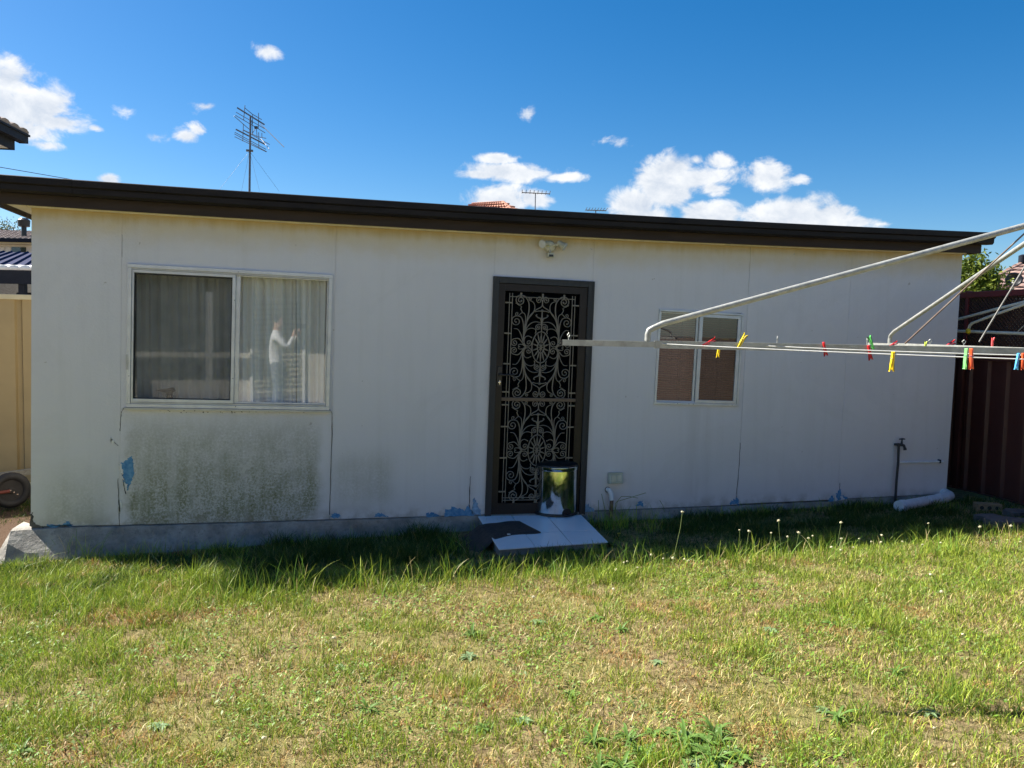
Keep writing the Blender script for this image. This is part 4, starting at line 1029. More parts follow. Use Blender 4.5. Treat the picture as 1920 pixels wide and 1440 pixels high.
# folding airer arms behind the shed corner, in front of the lattice
def dpt(u, v, X): return tuple(atx(u, v, X))
fa = thing('folding_airer', 'white folding clothes airer arms with a yellow knob in front of the brown lattice', 'clothes airer', dpt(1815, 640, 6.95))
part('upper_arm', MB().tube([dpt(1785, 602, 6.95), dpt(1797, 598.5, 6.95), dpt(1870, 579, 6.98), dpt(1945, 560, 7.02)], .015, 8), MT['airer'], fa)
part('lower_arm', MB().tube([dpt(1816.5, 619, 6.93), dpt(1818, 611, 6.93), dpt(1823, 606, 6.93), dpt(1865, 590, 6.95), dpt(1945, 562, 7.0)], .015, 8), MT['airer'], fa)
part('bar', MB().tube([dpt(1786, 620.5, 6.92), dpt(1816, 621.5, 6.92), dpt(1945, 626.5, 6.92)], .016, 8), MT['airer'], fa)
m = MB(); c = dpt(1815.5, 621, 6.90); m.lathe([(.008, -.03), (.024, -.018), (.028, 0), (.024, .018), (.008, .03)], c, 12); 
YEL = mat('yellow plastic', (0.75, 0.55, 0.02), 0.35); part('knob', m, YEL, fa)
part('hook_wire', MB().tube([dpt(1908, 622, 6.9), dpt(1916, 614, 6.9), dpt(1930, 604, 6.9)], .006, 6), MT['galv'], fa)

# ------------------------------------------------------------------ things at the left and right ends of the shed
wc = Vector(aty(20, 919, 1.9)); hc = thing('hand_cart', 'black wheel and red axle of an old hand cart by the tan fence', 'hand cart', (wc.x, wc.y, gz(wc.x, wc.y)))
wheel = pivot('wheel', hc, tuple(wc), (0, 0, math.radians(28))); wheel.scale = (.74, .9, .74)
m = MB(); N = 28; vs = []; fs = []
for k in range(N):
    a = 2 * PI * k / N
    for q in range(10):
        b = 2 * PI * q / 10; r = 0.185 + 0.055 * math.cos(b); vs.append((r * math.cos(a), 0.055 * math.sin(b), r * math.sin(a)))
for k in range(N):
    for q in range(10): fs.append((k * 10 + q, ((k + 1) % N) * 10 + q, ((k + 1) % N) * 10 + (q + 1) % 10, k * 10 + (q + 1) % 10))
m.add(vs, fs, True); part('tyre', m, MT['rubber'], wheel, local=True)
m = MB().lathe([(.15, -.028), (.145, -.012), (.05, -.006), (.045, -.035), (.02, -.045)], (0, 0, 0), 24, 'Y'); m.map(lambda x, y, z: (x, -y if y > 0 else y, z)); part('rim', m, MT['dark'], wheel, local=True)
part('axle_bar', MB().tube([wc + Vector((-.9, -.25, -.10)), wc + Vector((-.25, -.12, -.03)), wc + Vector((0.01, -.05, 0.0))], .016, 8), MT['redmetal'], hc)
for k in range(3): part('bolt', MB().lathe([(.007, 0), (.007, .01)], (wc.x + .02 + .03 * k, wc.y - .06, wc.z + .01 - .02 * k), 8, 'Y'), MT['chrome'], hc)
P0, P1 = Vector(aty(-60, 901, 2.35)), Vector(aty(90, 879, 2.75)); dv = (P1 - P0).normalized()
m = MB(); m.tube([P0, P1], .030, square=True); solo('timber_plank', m, MT['greytimber'], 'pale grey timber length leaning along the bottom of the tan fence', 'plank')

bp = Vector(atg(1851, 957)); bz = gz(bp.x, bp.y)
bk = thing('extruded_brick', 'yellow brown brick with core holes lying by the red brown fence', 'brick', (bp.x, bp.y, bz + .034), (0.0, 0, math.radians(-24)))
m = MB(); m.obox((0, 0, .0), .115, .055, .038); bevel(part('brick_body', m, MT['brick'], bk, local=True), .004)
for x in (-.07, 0, .07):
    m = MB(); m.lathe([(.019, -.0005), (.019, .002)], (x, -.0555, .0), 12, 'Y'); part('core_hole', m, MT['dark'], bk, local=True)
for k, (u, v, s, lab) in enumerate(((1885, 985, .20, 'flat dark broken paver nearest the frame edge under the red brown fence'), (1855, 978, .15, 'dark paver piece lying in front of the perforated brick'), (1905, 968, .14, 'dark paver scrap tucked against the foot of the red brown fence'))):
    P = Vector(atg(u, v)); P.z = gz(P.x, P.y) + .02
    m = MB(); r = random.Random(k); n = 7
    poly = [(s * (0.75 + .35 * r.random()) * math.cos(2 * PI * i / n), s * .7 * (0.75 + .35 * r.random()) * math.sin(2 * PI * i / n)) for i in range(n)]
    vs = [(P.x + a, P.y + b, P.z - .03) for a, b in poly] + [(P.x + a, P.y + b, P.z + .03 + .01 * r.random()) for a, b in poly]
    m.add(vs, [tuple(reversed(range(n))), tuple(range(n, 2 * n))] + [(i, (i + 1) % n, n + (i + 1) % n, n + i) for i in range(n)])
    o = solo('broken_paver', m, MT['edging'], lab, 'paver', 'broken pavers by the fence'); bevel(o, .006)

# ------------------------------------------------------------------ rotary clothes hoist
HM = Vector((3.54, -3.92, 0)); HZ = 1.555
dA = Vector((1.238 - 3.54, -3.282 + 3.92, 0)); RA = dA.length; dA.normalize(); dB = Vector((0.283, 0.959, 0)).normalized()
ho = thing('clothes_hoist', 'galvanised rotary clothes hoist with long arms and bent struts', 'clothes hoist', (HM.x, HM.y, gz(HM.x, HM.y)))
top = Vector(atd(1988, 409, 4.0)); HTOP = top.z
part('mast', MB().tube([HM + Vector((0, 0, gz(HM.x, HM.y) - .2)), HM + Vector((0, 0, HTOP + .14))], .030, 16), MT['galv'], ho)
m = MB(); m.lathe([(.045, HTOP - .10), (.06, HTOP - .05), (.06, HTOP + .04), (.04, HTOP + .06)], (HM.x, HM.y, 0), 16); m.lathe([(.04, HZ - .06), (.055, HZ - .04), (.055, HZ + .04), (.04, HZ + .05)], (HM.x, HM.y, 0), 16)
part('hub', m, MT['galv'], ho)
hk = MB(); hk.tube([(0, 0, 0), (0, 0, .012), (.010, 0, .024), (0, 0, .034), (-.010, 0, .024), (-.002, 0, .012)], .0028, 6, cap=False); hk_me = hk.mesh('eyelet', MT['galv'])
arms = [dA, dB, -dA, -dB]
u_strut = RA * 0.825
for k, d in enumerate(arms):
    R = RA if k == 0 else RA * 0.985
    e = HM + d * R + Vector((0, 0, HZ)); i0 = HM + d * .05 + Vector((0, 0, HZ)); mid = HM + d * (u_strut - .03) + Vector((0, 0, HZ))
    m = MB(); m.tube([i0, mid], .0185, square=True); part('arm', m, MT['galv'], ho)
    m = MB(); m.tube([mid - d * .05, e], .0140, square=True); part('arm_end', m, MT['galv'], ho)
    m = MB(); m.tube([e - d * .003, e + d * .008], .0122, square=True); part('end_cap', m, MT['black'], ho)
    # strut: upright foot on the arm, bend, then straight to the mast head
    f0 = HM + d * (u_strut + .005) + Vector((0, 0, HZ + .018)); tp_ = HM + d * .05 + Vector((0, 0, HTOP)); kn = f0 + Vector((0, 0, .062)); dd = (tp_ - kn).normalized()
    pts = [f0, f0 + Vector((0, 0, .030)), f0 + Vector((0, 0, .048)) + dd * .006, kn + dd * .03 + Vector((0, 0, -.008)), kn + dd * .075, kn + dd * .12, tp_]
    m = MB(); m.tube(pts, .0150 if k != 1 else .0130, 12); part('strut', m, MT['galv'], ho)
    m = MB(); m.obox(f0 + Vector((0, 0, .012)), .010, .010, .020); m.lathe([(.006, -.014), (.006, .014)], tuple(f0 + Vector((0, 0, .014))), 8, 'Y'); part('strut_foot', m, MT['galv'], ho)
    for q in (R - .03, u_strut - .62, u_strut - 1.05):
        o = bpy.data.objects.new('eyelet', hk_me); COL.objects.link(o); o.parent = ho; o.matrix_parent_inverse = WORLD_M[ho.name].inverted()
        p = HM + d * q + Vector((0, 0, HZ + (.017 if q < u_strut else .013))); o.location = p; o.rotation_euler = (0, 0, math.atan2(d.y, d.x) + (0.9 if q > u_strut else 1.2))
def on_ray_plane(u, v, p, n):
    r = Vector(ray(u, v)); c = Vector(CAM); return c + r * ((Vector(p) - c).dot(n) / r.dot(n))
nrmA = Vector((-dA.y, dA.x, 0))
s1 = on_ray_plane(1697, 644, HM, nrmA); s2 = on_ray_plane(1836, 641, HM, nrmA); up_ = HM + Vector((0, 0, HTOP + .12))
m = MB(); m.tube([s1, up_], .0042, 6); part('stay_rod', m, MT['rust'], ho)
m = MB(); m.tube([s2, up_], .0042, 6); part('stay_rod', m, MT['rod'], ho)
radii = [u_strut - .045, u_strut - .55]
for r in radii:
    for k in range(4):
        a = HM + arms[k] * r + Vector((0, 0, HZ + (-.004 if r == radii[0] else .010))); b = HM + arms[(k + 1) % 4] * r + Vector((0, 0, HZ + .004)); L = (b - a).length
        pts = [a.lerp(b, t) - Vector((0, 0, .010 * 4 * t * (1 - t))) for t in np.linspace(0, 1, 13)]
        m = MB(); m.tube(pts, .0022, 5); part('line_wire', m, MT['wire'], ho)

# pegs
PEGC = {'red': (0.62, 0.020, 0.022), 'yellow': (0.85, 0.62, 0.02), 'green': (0.10, 0.50, 0.10), 'lightgreen': (0.28, 0.72, 0.24), 'orange': (0.80, 0.11, 0.03), 'blue': (0.10, 0.42, 0.75), 'lime': (0.55, 0.65, 0.10), 'pink': (0.85, 0.12, 0.12)}
peg_mats = {k: mat(k + ' peg plastic', c, 0.35, var=0.08, scale=40) for k, c in PEGC.items()}
def jaw_mesh(sg):
    prof = [(0.0015, 0.0), (0.0055, 0.003), (0.0050, 0.020), (0.0062, 0.034), (0.0080, 0.075), (0.0110, 0.078), (0.0040, 0.070), (0.0012, 0.040), (0.0022, 0.030), (0.0022, 0.020), (0.0006, 0.012), (0.0018, 0.007)]
    m = MB(); m.prism([(sg * x, z) for x, z in prof], -0.0048, 0.0048); return m
def wire_point(u, r, k):
    a = HM + arms[k] * r + Vector((0, 0, HZ + .004)); b = HM + arms[(k + 1) % 4] * r + Vector((0, 0, HZ + .004)); best = None
    for t in np.linspace(0, 1, 400):
        p = a.lerp(b, t) - Vector((0, 0, .04 * t * (1 - t))); q = np.array(p) - CAM; z = q @ _fw
        if z > .3:
            uu = 960 + F * (q @ _rt) / z
            if best is None or abs(uu - u) < best[0]: best = (abs(uu - u), p)
    return best[1]
def peg(u, v, colr, tilt, label, where='arm', out=0.0, s=1.0, yaw=0.0, tilt2=0.0):
    """(u, v): where the jaws grip; tilt: turn in the picture plane, 0 = handles up, pi = hanging"""
    if where == 'arm': p = on_ray_plane(u, v, HM + nrmA * (.024 + out), nrmA)
    else:
        w_ = wire_point(u, *where); d_ = (np.array(w_) - CAM) @ _fw; p = Vector(atd(u, v, d_))
    g = thing('clothes_peg', label, 'clothes peg', tuple(p), (tilt2, tilt, yaw), 'clothes pegs on the hoist')
    g.scale = (s, s, s); mt = peg_mats[colr]
    part('jaw', jaw_mesh(1), mt, g, local=True); part('jaw', jaw_mesh(-1), mt, g, local=True)
    part('spring', MB().tube([(-.006, -.0055, .028), (-.0065, 0, .0285), (-.006, .0055, .028), (.006, .0055, .028), (.0065, 0, .0285), (.006, -.0055, .028)], .0011, 5), MT['chrome'], g, local=True)
peg(1317, 649, 'red', 1.10, 'red peg tilted over the hoist arm, first from the arm tip')
peg(1349, 645, 'yellow', PI + .1, 'yellow peg hanging open behind the hoist arm between a red and a yellow peg', out=-.06, s=.85)
peg(1383, 653, 'yellow', 0.55, 'yellow peg standing up on the hoist arm in front of the small window frame', s=1.05)
peg(1544, 641, 'red', PI - .25, 'red peg hanging alone from the hoist arm against the blank white wall', s=.9)
peg(1638, 655, 'green', -0.45, 'green peg crossing a red one on the hoist arm', s=.9)
peg(1628, 647, 'red', PI + -.25, 'red peg below the green peg crossing it on the hoist arm', s=.95, out=.006)
peg(1666, 650, 'red', 1.15, 'small red peg lying on the hoist arm above the big yellow peg', s=.7, out=-.04)
peg(1675, 659, 'yellow', PI + .06, 'big yellow peg hanging closed from the front line', where=(radii[0], 3), s=1.0)
peg(1734, 660, 'lime', 0.05, 'pale lime peg just showing above the hoist arm', out=-.25, s=.7)
peg(1769, 652, 'red', 1.12, 'red peg lying on the back line at the corner of the shed', where=(radii[1], 0), s=1.25)
peg(1860, 655, 'pink', 0.02, 'pinkish red peg standing up on the line in front of the lattice', where=(radii[1], 0), s=1.0)
peg(1812, 653, 'lightgreen', PI + .10, 'light green peg hanging beside an orange one near the frame edge', where=(radii[0], 3), s=.98, yaw=.5)
peg(1821, 653, 'orange', PI - .08, 'orange peg hanging against the light green one', where=(radii[0], 3), s=.98, yaw=.3)
peg(1910, 662, 'blue', PI + .12, 'blue peg hanging at the picture edge on the front line', where=(radii[0], 3), s=.75)
peg(1918, 662, 'orange', PI - .05, 'orange peg hanging beside the blue one at the picture edge', where=(radii[0], 3), s=.75)

# ------------------------------------------------------------------ houses, aerials and trees beyond the shed
class Fr:
    def __init__(s, u, v, D, turn=0.0):
        p = atd(u, v, D); s.o = Vector((p[0], p[1], 0)); s.z = p[2]
        a = -YAW + turn; s.ex = Vector((math.cos(a), math.sin(a), 0)); s.ey = Vector((-math.sin(a), math.cos(a), 0)); s.k = F / D
    def __call__(s, x, y, z): return s.o + s.ex * x + s.ey * y + Vector((0, 0, z))
    def box(s, m, x0, x1, y0, y1, z0, z1):
        vs = [s(x, y, z) for z in (z0, z1) for y in (y0, y1) for x in (x0, x1)]
        m.add(vs, [(0, 2, 3, 1), (4, 5, 7, 6), (0, 1, 5, 4), (2, 6, 7, 3), (0, 4, 6, 2), (1, 3, 7, 5)]); return m
def tile_roof(m, BL, BR, TR, TL, ncol, nrow, amp=0.03, lip=0.035):
    """courses of lapped tiles: each course steps over the one below, each tile has its own roll and drop"""
    BL, BR, TR, TL = map(Vector, (BL, BR, TR, TL)); nr = (BR - BL).cross(TL - BL).normalized()
    if nr.z < 0: nr = -nr
    sub_ = 3; r = random.Random(5)
    for j in range(nrow):
        t0, t1 = j / nrow, (j + 1.12) / nrow; vs = []; fs = []; off = 0.5 * (j % 2)
        for i in range(ncol * sub_ + 1):
            s = i / (ncol * sub_); w_ = amp * abs(math.sin(PI * (i / sub_ + off))); d_ = r.uniform(-.3, .3) * lip
            a = BL.lerp(BR, s).lerp(TL.lerp(TR, s), t0); b = BL.lerp(BR, s).lerp(TL.lerp(TR, s), min(t1, 1.0))
            vs += [a + nr * (lip * .1), a + nr * (lip + w_ + d_ * .3), b + nr * (w_ * .6)]
        for i in range(ncol * sub_): k = 3 * i; fs += [(k, k + 3, k + 4, k + 1), (k + 1, k + 4, k + 5, k + 2)]
        m.add(vs, fs, False)
    return m

# far two storey house at the left
h = Fr(0, 456, 30); k = 1 / h.k; zw = h.z
fh = thing('two_storey_house', 'far white two storey house with grey tiled roof and dark shutters', 'house', tuple(h(-3, 3, -0.3)))
m = MB(); h.box(m, -8, 3.5, 0.35, 8, -.3, zw - .03); part('wall', m, MT['whitewall'], fh)
m = MB()
for q in range(9): h.box(m, -8, 3.5, 0.335, 0.348, zw - .3 * (q + 1) + .012, zw - .3 * q - .005)
part('cladding', m, MT['whitewall'], fh)
m = MB(); h.box(m, -8.4, 3.9, -.25, .36, zw - .03, zw + .02); part('soffit', m, MT['tancap'], fh)
m = MB(); h.box(m, -8.4, 3.9, -.38, -.25, zw + .02, zw + .15); part('gutter', m, MT['navy'], fh)
m = MB(); tile_roof(m, h(-8.4, -.32, zw + .12), h(3.9, -.32, zw + .12), h(3.9, 4.2, zw + .80), h(-8.4, 4.2, zw + .98), 60, 20); part('roof', m, MT['greytile'], fh)
for (x0, x1, mt, nm, y) in ((-.9, -.30, 'paneblue', 'window', .30), (-.28, -0.02, 'whitetrim', 'window_frame', .29), (0.02, 0.20, 'whitewall', 'window_frame', .29), (0.24, 0.56, 'paneblue', 'window', .30), (0.60, 0.74, 'shutter', 'shutter', .27), (1.01, 1.20, 'shutter', 'shutter', .27)):
    m = MB(); h.box(m, x0, x1, y, .345, zw - .62, zw - .10); part(nm, m, MT[mt], fh)
m = MB(); h.box(m, .0, .22, .16, .32, zw - .62, zw - .36); part('air_conditioner', m, MT['whitetrim'], fh)
vt = h(15 * k, 1.0, 0); zr = zw + .45
m = MB(); m.lathe([(.09, zr - .1), (.09, zr + .25), (.20, zr + .27), (.22, zr + .50), (.12, zr + .58)], (vt.x, vt.y, 0), 14); part('roof_vent', m, MT['black'], fh)
ml = thing('aerial_mast', 'thin aerial pole standing on the far grey tiled roof', 'aerial', tuple(h(9 * k, 2.2, zw + .7)))
part('pole', MB().tube([h(9 * k, 2.2, zw + .6), h(9 * k, 2.2, zw + 1.9)], .022, 6), MT['antenna'], ml)
part('guy_wire', MB().tube([h(9 * k, 2.2, zw + 1.5), h(9 * k + .9, 2.6, zw + .9)], .009, 5), MT['antenna'], ml)

# blue roofed carport, with a white car
c = Fr(0, 500, 14); zc = c.z; cp = thing('carport', 'open carport with dark blue metal roof beyond the tan fence', 'carport', tuple(c(-1, 2, -.25)))
m = MB(); n = 26; A, B_, C_, D_ = c(-5, 0, zc + .05), c(.62, 0, zc - .02), c(-.75, 3.0, zc + .48), c(-5, 3.0, zc + .52)
for i in range(n):
    s0, s1 = i / n, (i + 1) / n; q = lambda s, t: A.lerp(B_, s).lerp(D_.lerp(C_, s), t); up3 = Vector((0, 0, .035))
    a0, a1, b0_, b1 = q(s0, 0), q(s0 + .75 / n, 0), q(s0, 1), q(s0 + .75 / n, 1); am, bm = q(s0 + .87 / n, 0) + up3, q(s0 + .87 / n, 1) + up3; a2, b2 = q(s1, 0), q(s1, 1)
    m.add([a0, a1, am, a2, b0_, b1, bm, b2], [(0, 1, 5, 4), (1, 2, 6, 5), (2, 3, 7, 6)])
part('roof_front', m, MT['bluesteel'], cp)
m = MB(); m.add([c(.62, 0, zc - .02), c(.62, 5.5, zc), c(-.75, 3.0, zc + .48)], [(0, 1, 2)]); part('roof_end', m, MT['bluesteel'], cp)
m = MB(); m.tube([c(.62, -.02, zc + .0), c(-.75, 2.98, zc + .50)], .035, 6); part('hip_cap', m, MT['bluesteel'], cp)
m = MB(); vs = []; fs = []; N = 120
for i in range(N + 1):
    x = -5 + 5.66 * i / N; y = -.06 + .022 * math.sin(i * PI / 2.0)
    for z in (zc - .055, zc + .03): vs.append(c(x, y, z))
for i in range(N): fs.append((2 * i, 2 * i + 2, 2 * i + 3, 2 * i + 1))
m.add(vs, fs, True); o = part('fascia_sheet', m, MT['whitetrim'], cp); md = o.modifiers.new('t', 'SOLIDIFY'); md.thickness = .008
m = MB(); c.box(m, -5, .60, 0.02, .10, zc - .28, zc - .03); part('beam', m, MT['navy'], cp)
for x in (-4.6, .29): m = MB(); c.box(m, x - .05, x + .05, 0.1, .2, -.3, zc - .03); part('post', m, MT['navy'], cp)
m = MB(); c.box(m, -5, .24, 4.2, 4.3, -.3, zc - .1); part('back_wall', m, MT['greytimber'], cp)
m = MB(); m.tube([c(-.32, .9, 1.2), c(-.32, .9, 1.98), c(-.24, .9, 2.08), c(0.02, .9, 2.08), c(.10, .9, 1.98), c(.10, .9, 1.2)], .03, 8)
arch_ = solo('arched_frame', m, MT['black'], 'dark arched frame standing under the blue roofed carport', 'frame')
v = Fr(37, 552, 17, .25); cz = v.z - .02
car = thing('parked_car', 'white car roof showing over the tan fence under the carport', 'car', tuple(v(1.2, 1, gz(-5, 9))))
vs = []; prof = [(0.0, .0), (0.02, .38), (.35, .48), (.9, .80), (1.35, .86), (2.5, .84), (3.3, .45), (4.2, .36), (4.3, 0)]
m = MB(); n = len(prof); g0 = cz - .62
for y in (0.0, .12, 1.58, 1.7):
    i_ = .06 if y in (0.0, 1.7) else 0
    for (x, z) in prof: vs.append(v(x, y, g0 + .0 + z - (i_ if z > .5 else 0)))
fs = []
for a in range(3):
    for i in range(n): fs.append((a * n + i, a * n + (i + 1) % n, (a + 1) * n + (i + 1) % n, (a + 1) * n + i))
fs += [tuple(range(n)), tuple(range(3 * n, 4 * n))]; m.add(vs, fs); bevel(part('body', m, MT['carpaint'], car), .04, 3)
m = MB(); m.add([v(.45, -.012, g0 + .50), v(.92, -.012, g0 + .72), v(1.40, -.012, g0 + .76), v(1.40, -.012, g0 + .50)], [(0, 1, 2, 3)]); m.add([v(1.5, -.012, g0 + .50), v(1.5, -.012, g0 + .76), v(2.45, -.012, g0 + .74), v(2.9, -.012, g0 + .5)], [(0, 1, 2, 3)])
o = part('side_window', m, MT['paneblue'], car); md = o.modifiers.new('t', 'SOLIDIFY'); md.thickness = .01
for x in (.75, 3.5):
    m = MB(); cc = v(x, .06, g0 - .12); m.lathe([(.05, -.1), (.30, -.1), (.32, -.05), (.32, .05), (.30, .1), (.05, .1)], tuple(cc), 18, 'Y'); part('wheel', m, MT['rubber'], car)

# corner of the roof next door, close at the left
nb = thing('neighbour_house', 'upper corner of the house next door with charcoal gutter, at the left edge', 'house', tuple(atd(-250, 300, 12)[:2]) + (-.25,))
E0 = Vector(atd(53, 256, 11.5)); d1 = (Vector(atd(0, 233, 10.7)) - E0); d1.z = 0; d1.normalize(); d2 = Vector((-d1.y, d1.x, 0));
if d2.dot(Vector(_r)) > 0: d2 = -d2
def nbx(name, mt, a0, a1, b0_, b1, z0, z1):
    m = MB(); vs = [E0 + d1 * a + d2 * b + Vector((0, 0, z)) for z in (z0, z1) for b in (b0_, b1) for a in (a0, a1)]
    m.add(vs, [(0, 2, 3, 1), (4, 5, 7, 6), (0, 1, 5, 4), (2, 6, 7, 3), (0, 4, 6, 2), (1, 3, 7, 5)]); return part(name, m, MT[mt], nb)
nbx('gutter', 'navy', 0, 1.6, 0, .115, -.10, .0); nbx('gutter_lip', 'navy', -.02, 1.6, -.02, .02, -.005, .022)
nbx('fascia', 'navy', .13, 1.6, .12, .15, -.22, -.02); nbx('end_fascia', 'navy', .13, .16, .15, 7, -.22, -.02)
nbx('soffit', 'whitetrim', .165, 1.6, .155, 7, -.205, -.19); nbx('wall', 'whitewall', .55, 1.55, .62, 7, -5.0, -.206)
m = MB(); tile_roof(m, E0 + Vector((0, 0, .02)), E0 + d1 * 1.6 + Vector((0, 0, .02)), E0 + d1 * 1.6 + d2 * 3.5 + Vector((0, 0, 1.2)), E0 + d1 * 1.4 + d2 * 3.5 + Vector((0, 0, 1.2)), 6, 10); part('roof', m, MT['greytile'], nb)
solo('overhead_wire', MB().tube([atd(-160, 306, 9.5), atd(0, 313.5, 10.5), atd(50, 322, 11), atd(160, 341, 12.4)], .0045, 5), MT['black'], 'thin dark overhead wire running down behind the shed gutter', 'wire')

# big television aerial behind the shed
def ap(x, y, D): return atd(400 + x / 7.2, 180 + y / 7.2, D)
an = thing('television_aerial', 'tall phased array television aerial on a guyed mast behind the shed', 'aerial', tuple(ap(488, 1500, 15)))
part('mast', MB().tube([ap(486, 1750, 15), ap(488, 1280, 15), ap(500, 270, 15)], [.020, .020, .016], 8), MT['antenna'], an)
for (a, b, r, d0, d1_) in ((( 322, 158), (690, 386), .013, 15.1, 15.1), ((305, 450), (697, 652), .013, 15.1, 15.1)):
    part('boom', MB().tube([ap(*a, d0), ap(*b, d1_)], r, 6), MT['antenna'], an)
els = [((427, 125), (408, 330), 15.1, 15.1), ((610, 228), (608, 440), 15.1, 15.1), ((405, 385), (397, 610), 15.1, 15.1), ((612, 490), (614, 710), 15.1, 15.1),
       ((308, 220), (690, 440), 15.0, 15.0), ((300, 262), (700, 498), 14.9, 15.0), ((425, 162), (525, 245), 15.3, 15.3), ((525, 245), (655, 320), 15.3, 15.4),
       ((280, 270), (480, 445), 14.7, 15.0), ((640, 380), (955, 690), 15.0, 14.6), ((290, 490), (710, 720), 14.9, 14.9), ((285, 512), (720, 752), 14.8, 14.8),
       ((288, 550), (715, 755), 14.7, 14.7), ((410, 465), (760, 655), 15.3, 15.3), ((640, 575), (755, 716), 15.2, 14.9), ((400, 455), (600, 550), 15.4, 15.4), ((580, 545), (712, 572), 15.3, 15.3)]
for (a, b, d0, d1_) in els: part('element', MB().tube([ap(*a, d0), ap(*b, d1_)], .0065, 5), MT['antenna'], an)
for (a, b) in (((575, 425), (520, 515)), ((520, 330), (528, 520)), ((580, 425), (590, 545)), ((655, 500), (655, 560)), ((530, 250), (528, 385))):
    part('feed_cable', MB().tube([ap(*a, 15.05), ap(*b, 15.05)], .006, 5), MT['antenna'], an)
m = MB(); p = ap(577, 425, 15.05); m.obox(p, .03, .02, .02); part('balun', m, MT['black'], an)
m = MB(); m.obox(ap(490, 738, 15), .06, .03, .015); part('guy_ring', m, MT['antenna'], an)
for (a, D) in (((60, 1290), 15), ((380, 1290), 18), ((625, 1290), 18), ((890, 1290), 15)): part('guy_wire', MB().tube([ap(490, 745, 15), ap(*a, D)], .0018, 4), MT['antenna'], an)

# terracotta roof and small aerials behind
t = thing('terracotta_house', 'terracotta tiled hip roof peeping over the shed gutter', 'house', tuple(atd(925, 560, 30)[:2]) + (-.3,))
pk, lf, rt = atd(943, 380.5, 30), atd(884, 384, 30), atd(967, 393, 29)
m = MB(); tile_roof(m, atd(800, 440, 26), atd(1010, 440, 26), pk, lf, 16, 12, .05, .05); part('roof', m, MT['redtile'], t)
m = MB(); tile_roof(m, atd(1010, 440, 26), atd(1060, 440, 33), pk, pk, 16, 12, .05, .05); part('roof_side', m, MT['redtile'], t)
m = MB()
for k in range(14):
    a, b = Vector(lf).lerp(Vector(pk), k / 14), Vector(lf).lerp(Vector(pk), (k + 1.05) / 14); m.tube([a, b], [.07, .085], 8)
part('ridge_capping', m, MT['redtile'], t)
m = MB()
for k in range(9):
    a, b = Vector(pk).lerp(Vector(atd(1010, 440, 26)), k / 9), Vector(pk).lerp(Vector(atd(1010, 440, 26)), (k + 1.05) / 9); m.tube([a, b], [.085, .075], 8)
part('hip_capping', m, MT['redtile'], t)
m = MB(); b0_, b1 = Vector(atd(800, 440, 26)), Vector(atd(1010, 440, 26)); dn = Vector((0, 0, -3.3)); fw2 = Vector((_fw[0], _fw[1], 0)) * .4
m.add([b0_ + fw2, b1 + fw2, b1 + fw2 + dn, b0_ + fw2 + dn], [(0, 1, 2, 3)]); o = part('wall', m, MT['cream'], t); o.modifiers.new('t', 'SOLIDIFY').thickness = .2
def small_aerial(a, b, foot, D, label):
    s = thing('roof_aerial', label, 'aerial', tuple(atd(*foot, D)))
    part('boom', MB().tube([atd(*a, D), atd(*b, D)], .016, 5), MT['antenna'], s)
    mid = ((a[0] + b[0]) / 2 - 1, (a[1] + b[1]) / 2); part('mast', MB().tube([atd(*mid, D), atd(*foot, D)], .017, 5), MT['antenna'], s)
    n = 8
    for q in range(n):
        w_ = q / (n - 1); p = Vector(atd(a[0] + (b[0] - a[0]) * w_, a[1] + (b[1] - a[1]) * w_, D)); d_ = Vector((_fw[0], _fw[1], 0)) * .35
        part('element', MB().tube([p - d_ + Vector((0, 0, .03)), p + d_ + Vector((0, 0, .03))], .010, 4), MT['antenna'], s)
small_aerial((979, 361), (1031, 363.5), (1003, 420), 27, 'yagi aerial on a short mast right of the terracotta roof')
small_aerial((1099, 394), (1137, 395), (1117, 430), 27, 'low yagi aerial just clearing the gutter, right of the other small aerial')

# right: tiled roof with dish, hedge tree
r_ = thing('brown_tiled_house', 'house with faded brown tiled roof beyond the lattice at the right edge', 'house', tuple(atd(1960, 640, 20)[:2]) + (-.3,))
BLr, BRr, TRr, TLr = atd(1800, 556, 17), atd(2160, 566, 18), atd(2120, 462, 22), atd(1972, 465, 22)
m = MB(); tile_roof(m, BLr, BRr, TRr, TLr, 15, 13, .028, .035); part('roof', m, MT['pinktile'], r_)
m = MB()
for k in range(13):
    a, b = Vector(BLr).lerp(Vector(TLr), k / 13), Vector(BLr).lerp(Vector(TLr), (k + 1.05) / 13); m.tube([a, b], [.075, .06], 8)
part('hip_capping', m, MT['pinktile'], r_)
m = MB(); m.add([Vector(BLr) + fw2, Vector(BRr) + fw2, Vector(BRr) + fw2 + dn, Vector(BLr) + fw2 + dn], [(0, 1, 2, 3)]); o = part('wall', m, MT['cream'], r_); o.modifiers.new('t', 'SOLIDIFY').thickness = .2
p = Vector(atd(1917, 503, 20)); m = MB(); m.lathe([(.05, -.2), (.05, .12), (.10, .14), (.10, .30), (.03, .33)], tuple(p), 12); part('roof_vent', m, MT['navy'], r_)
dp = Vector(atd(1901, 524, 17.2)); ds_ = thing('satellite_dish', 'dark satellite dish on the brown tiled roof', 'satellite dish', tuple(dp - Vector((0, 0, .35))))
m = MB(); vs = []; fs = []; nrm = (Vector(CAM) - dp); nrm.z += 5; nrm.normalize(); tx = nrm.cross(Vector((0, 0, 1))).normalized(); ty = tx.cross(nrm)
NR, NS = 5, 24
for i in range(NR + 1):
    for q in range(NS):
        a = 2 * PI * q / NS; r = i / NR; vs.append(dp + tx * (.165 * r * math.cos(a)) + ty * (.150 * r * math.sin(a)) + nrm * (.05 * r * r - .05))
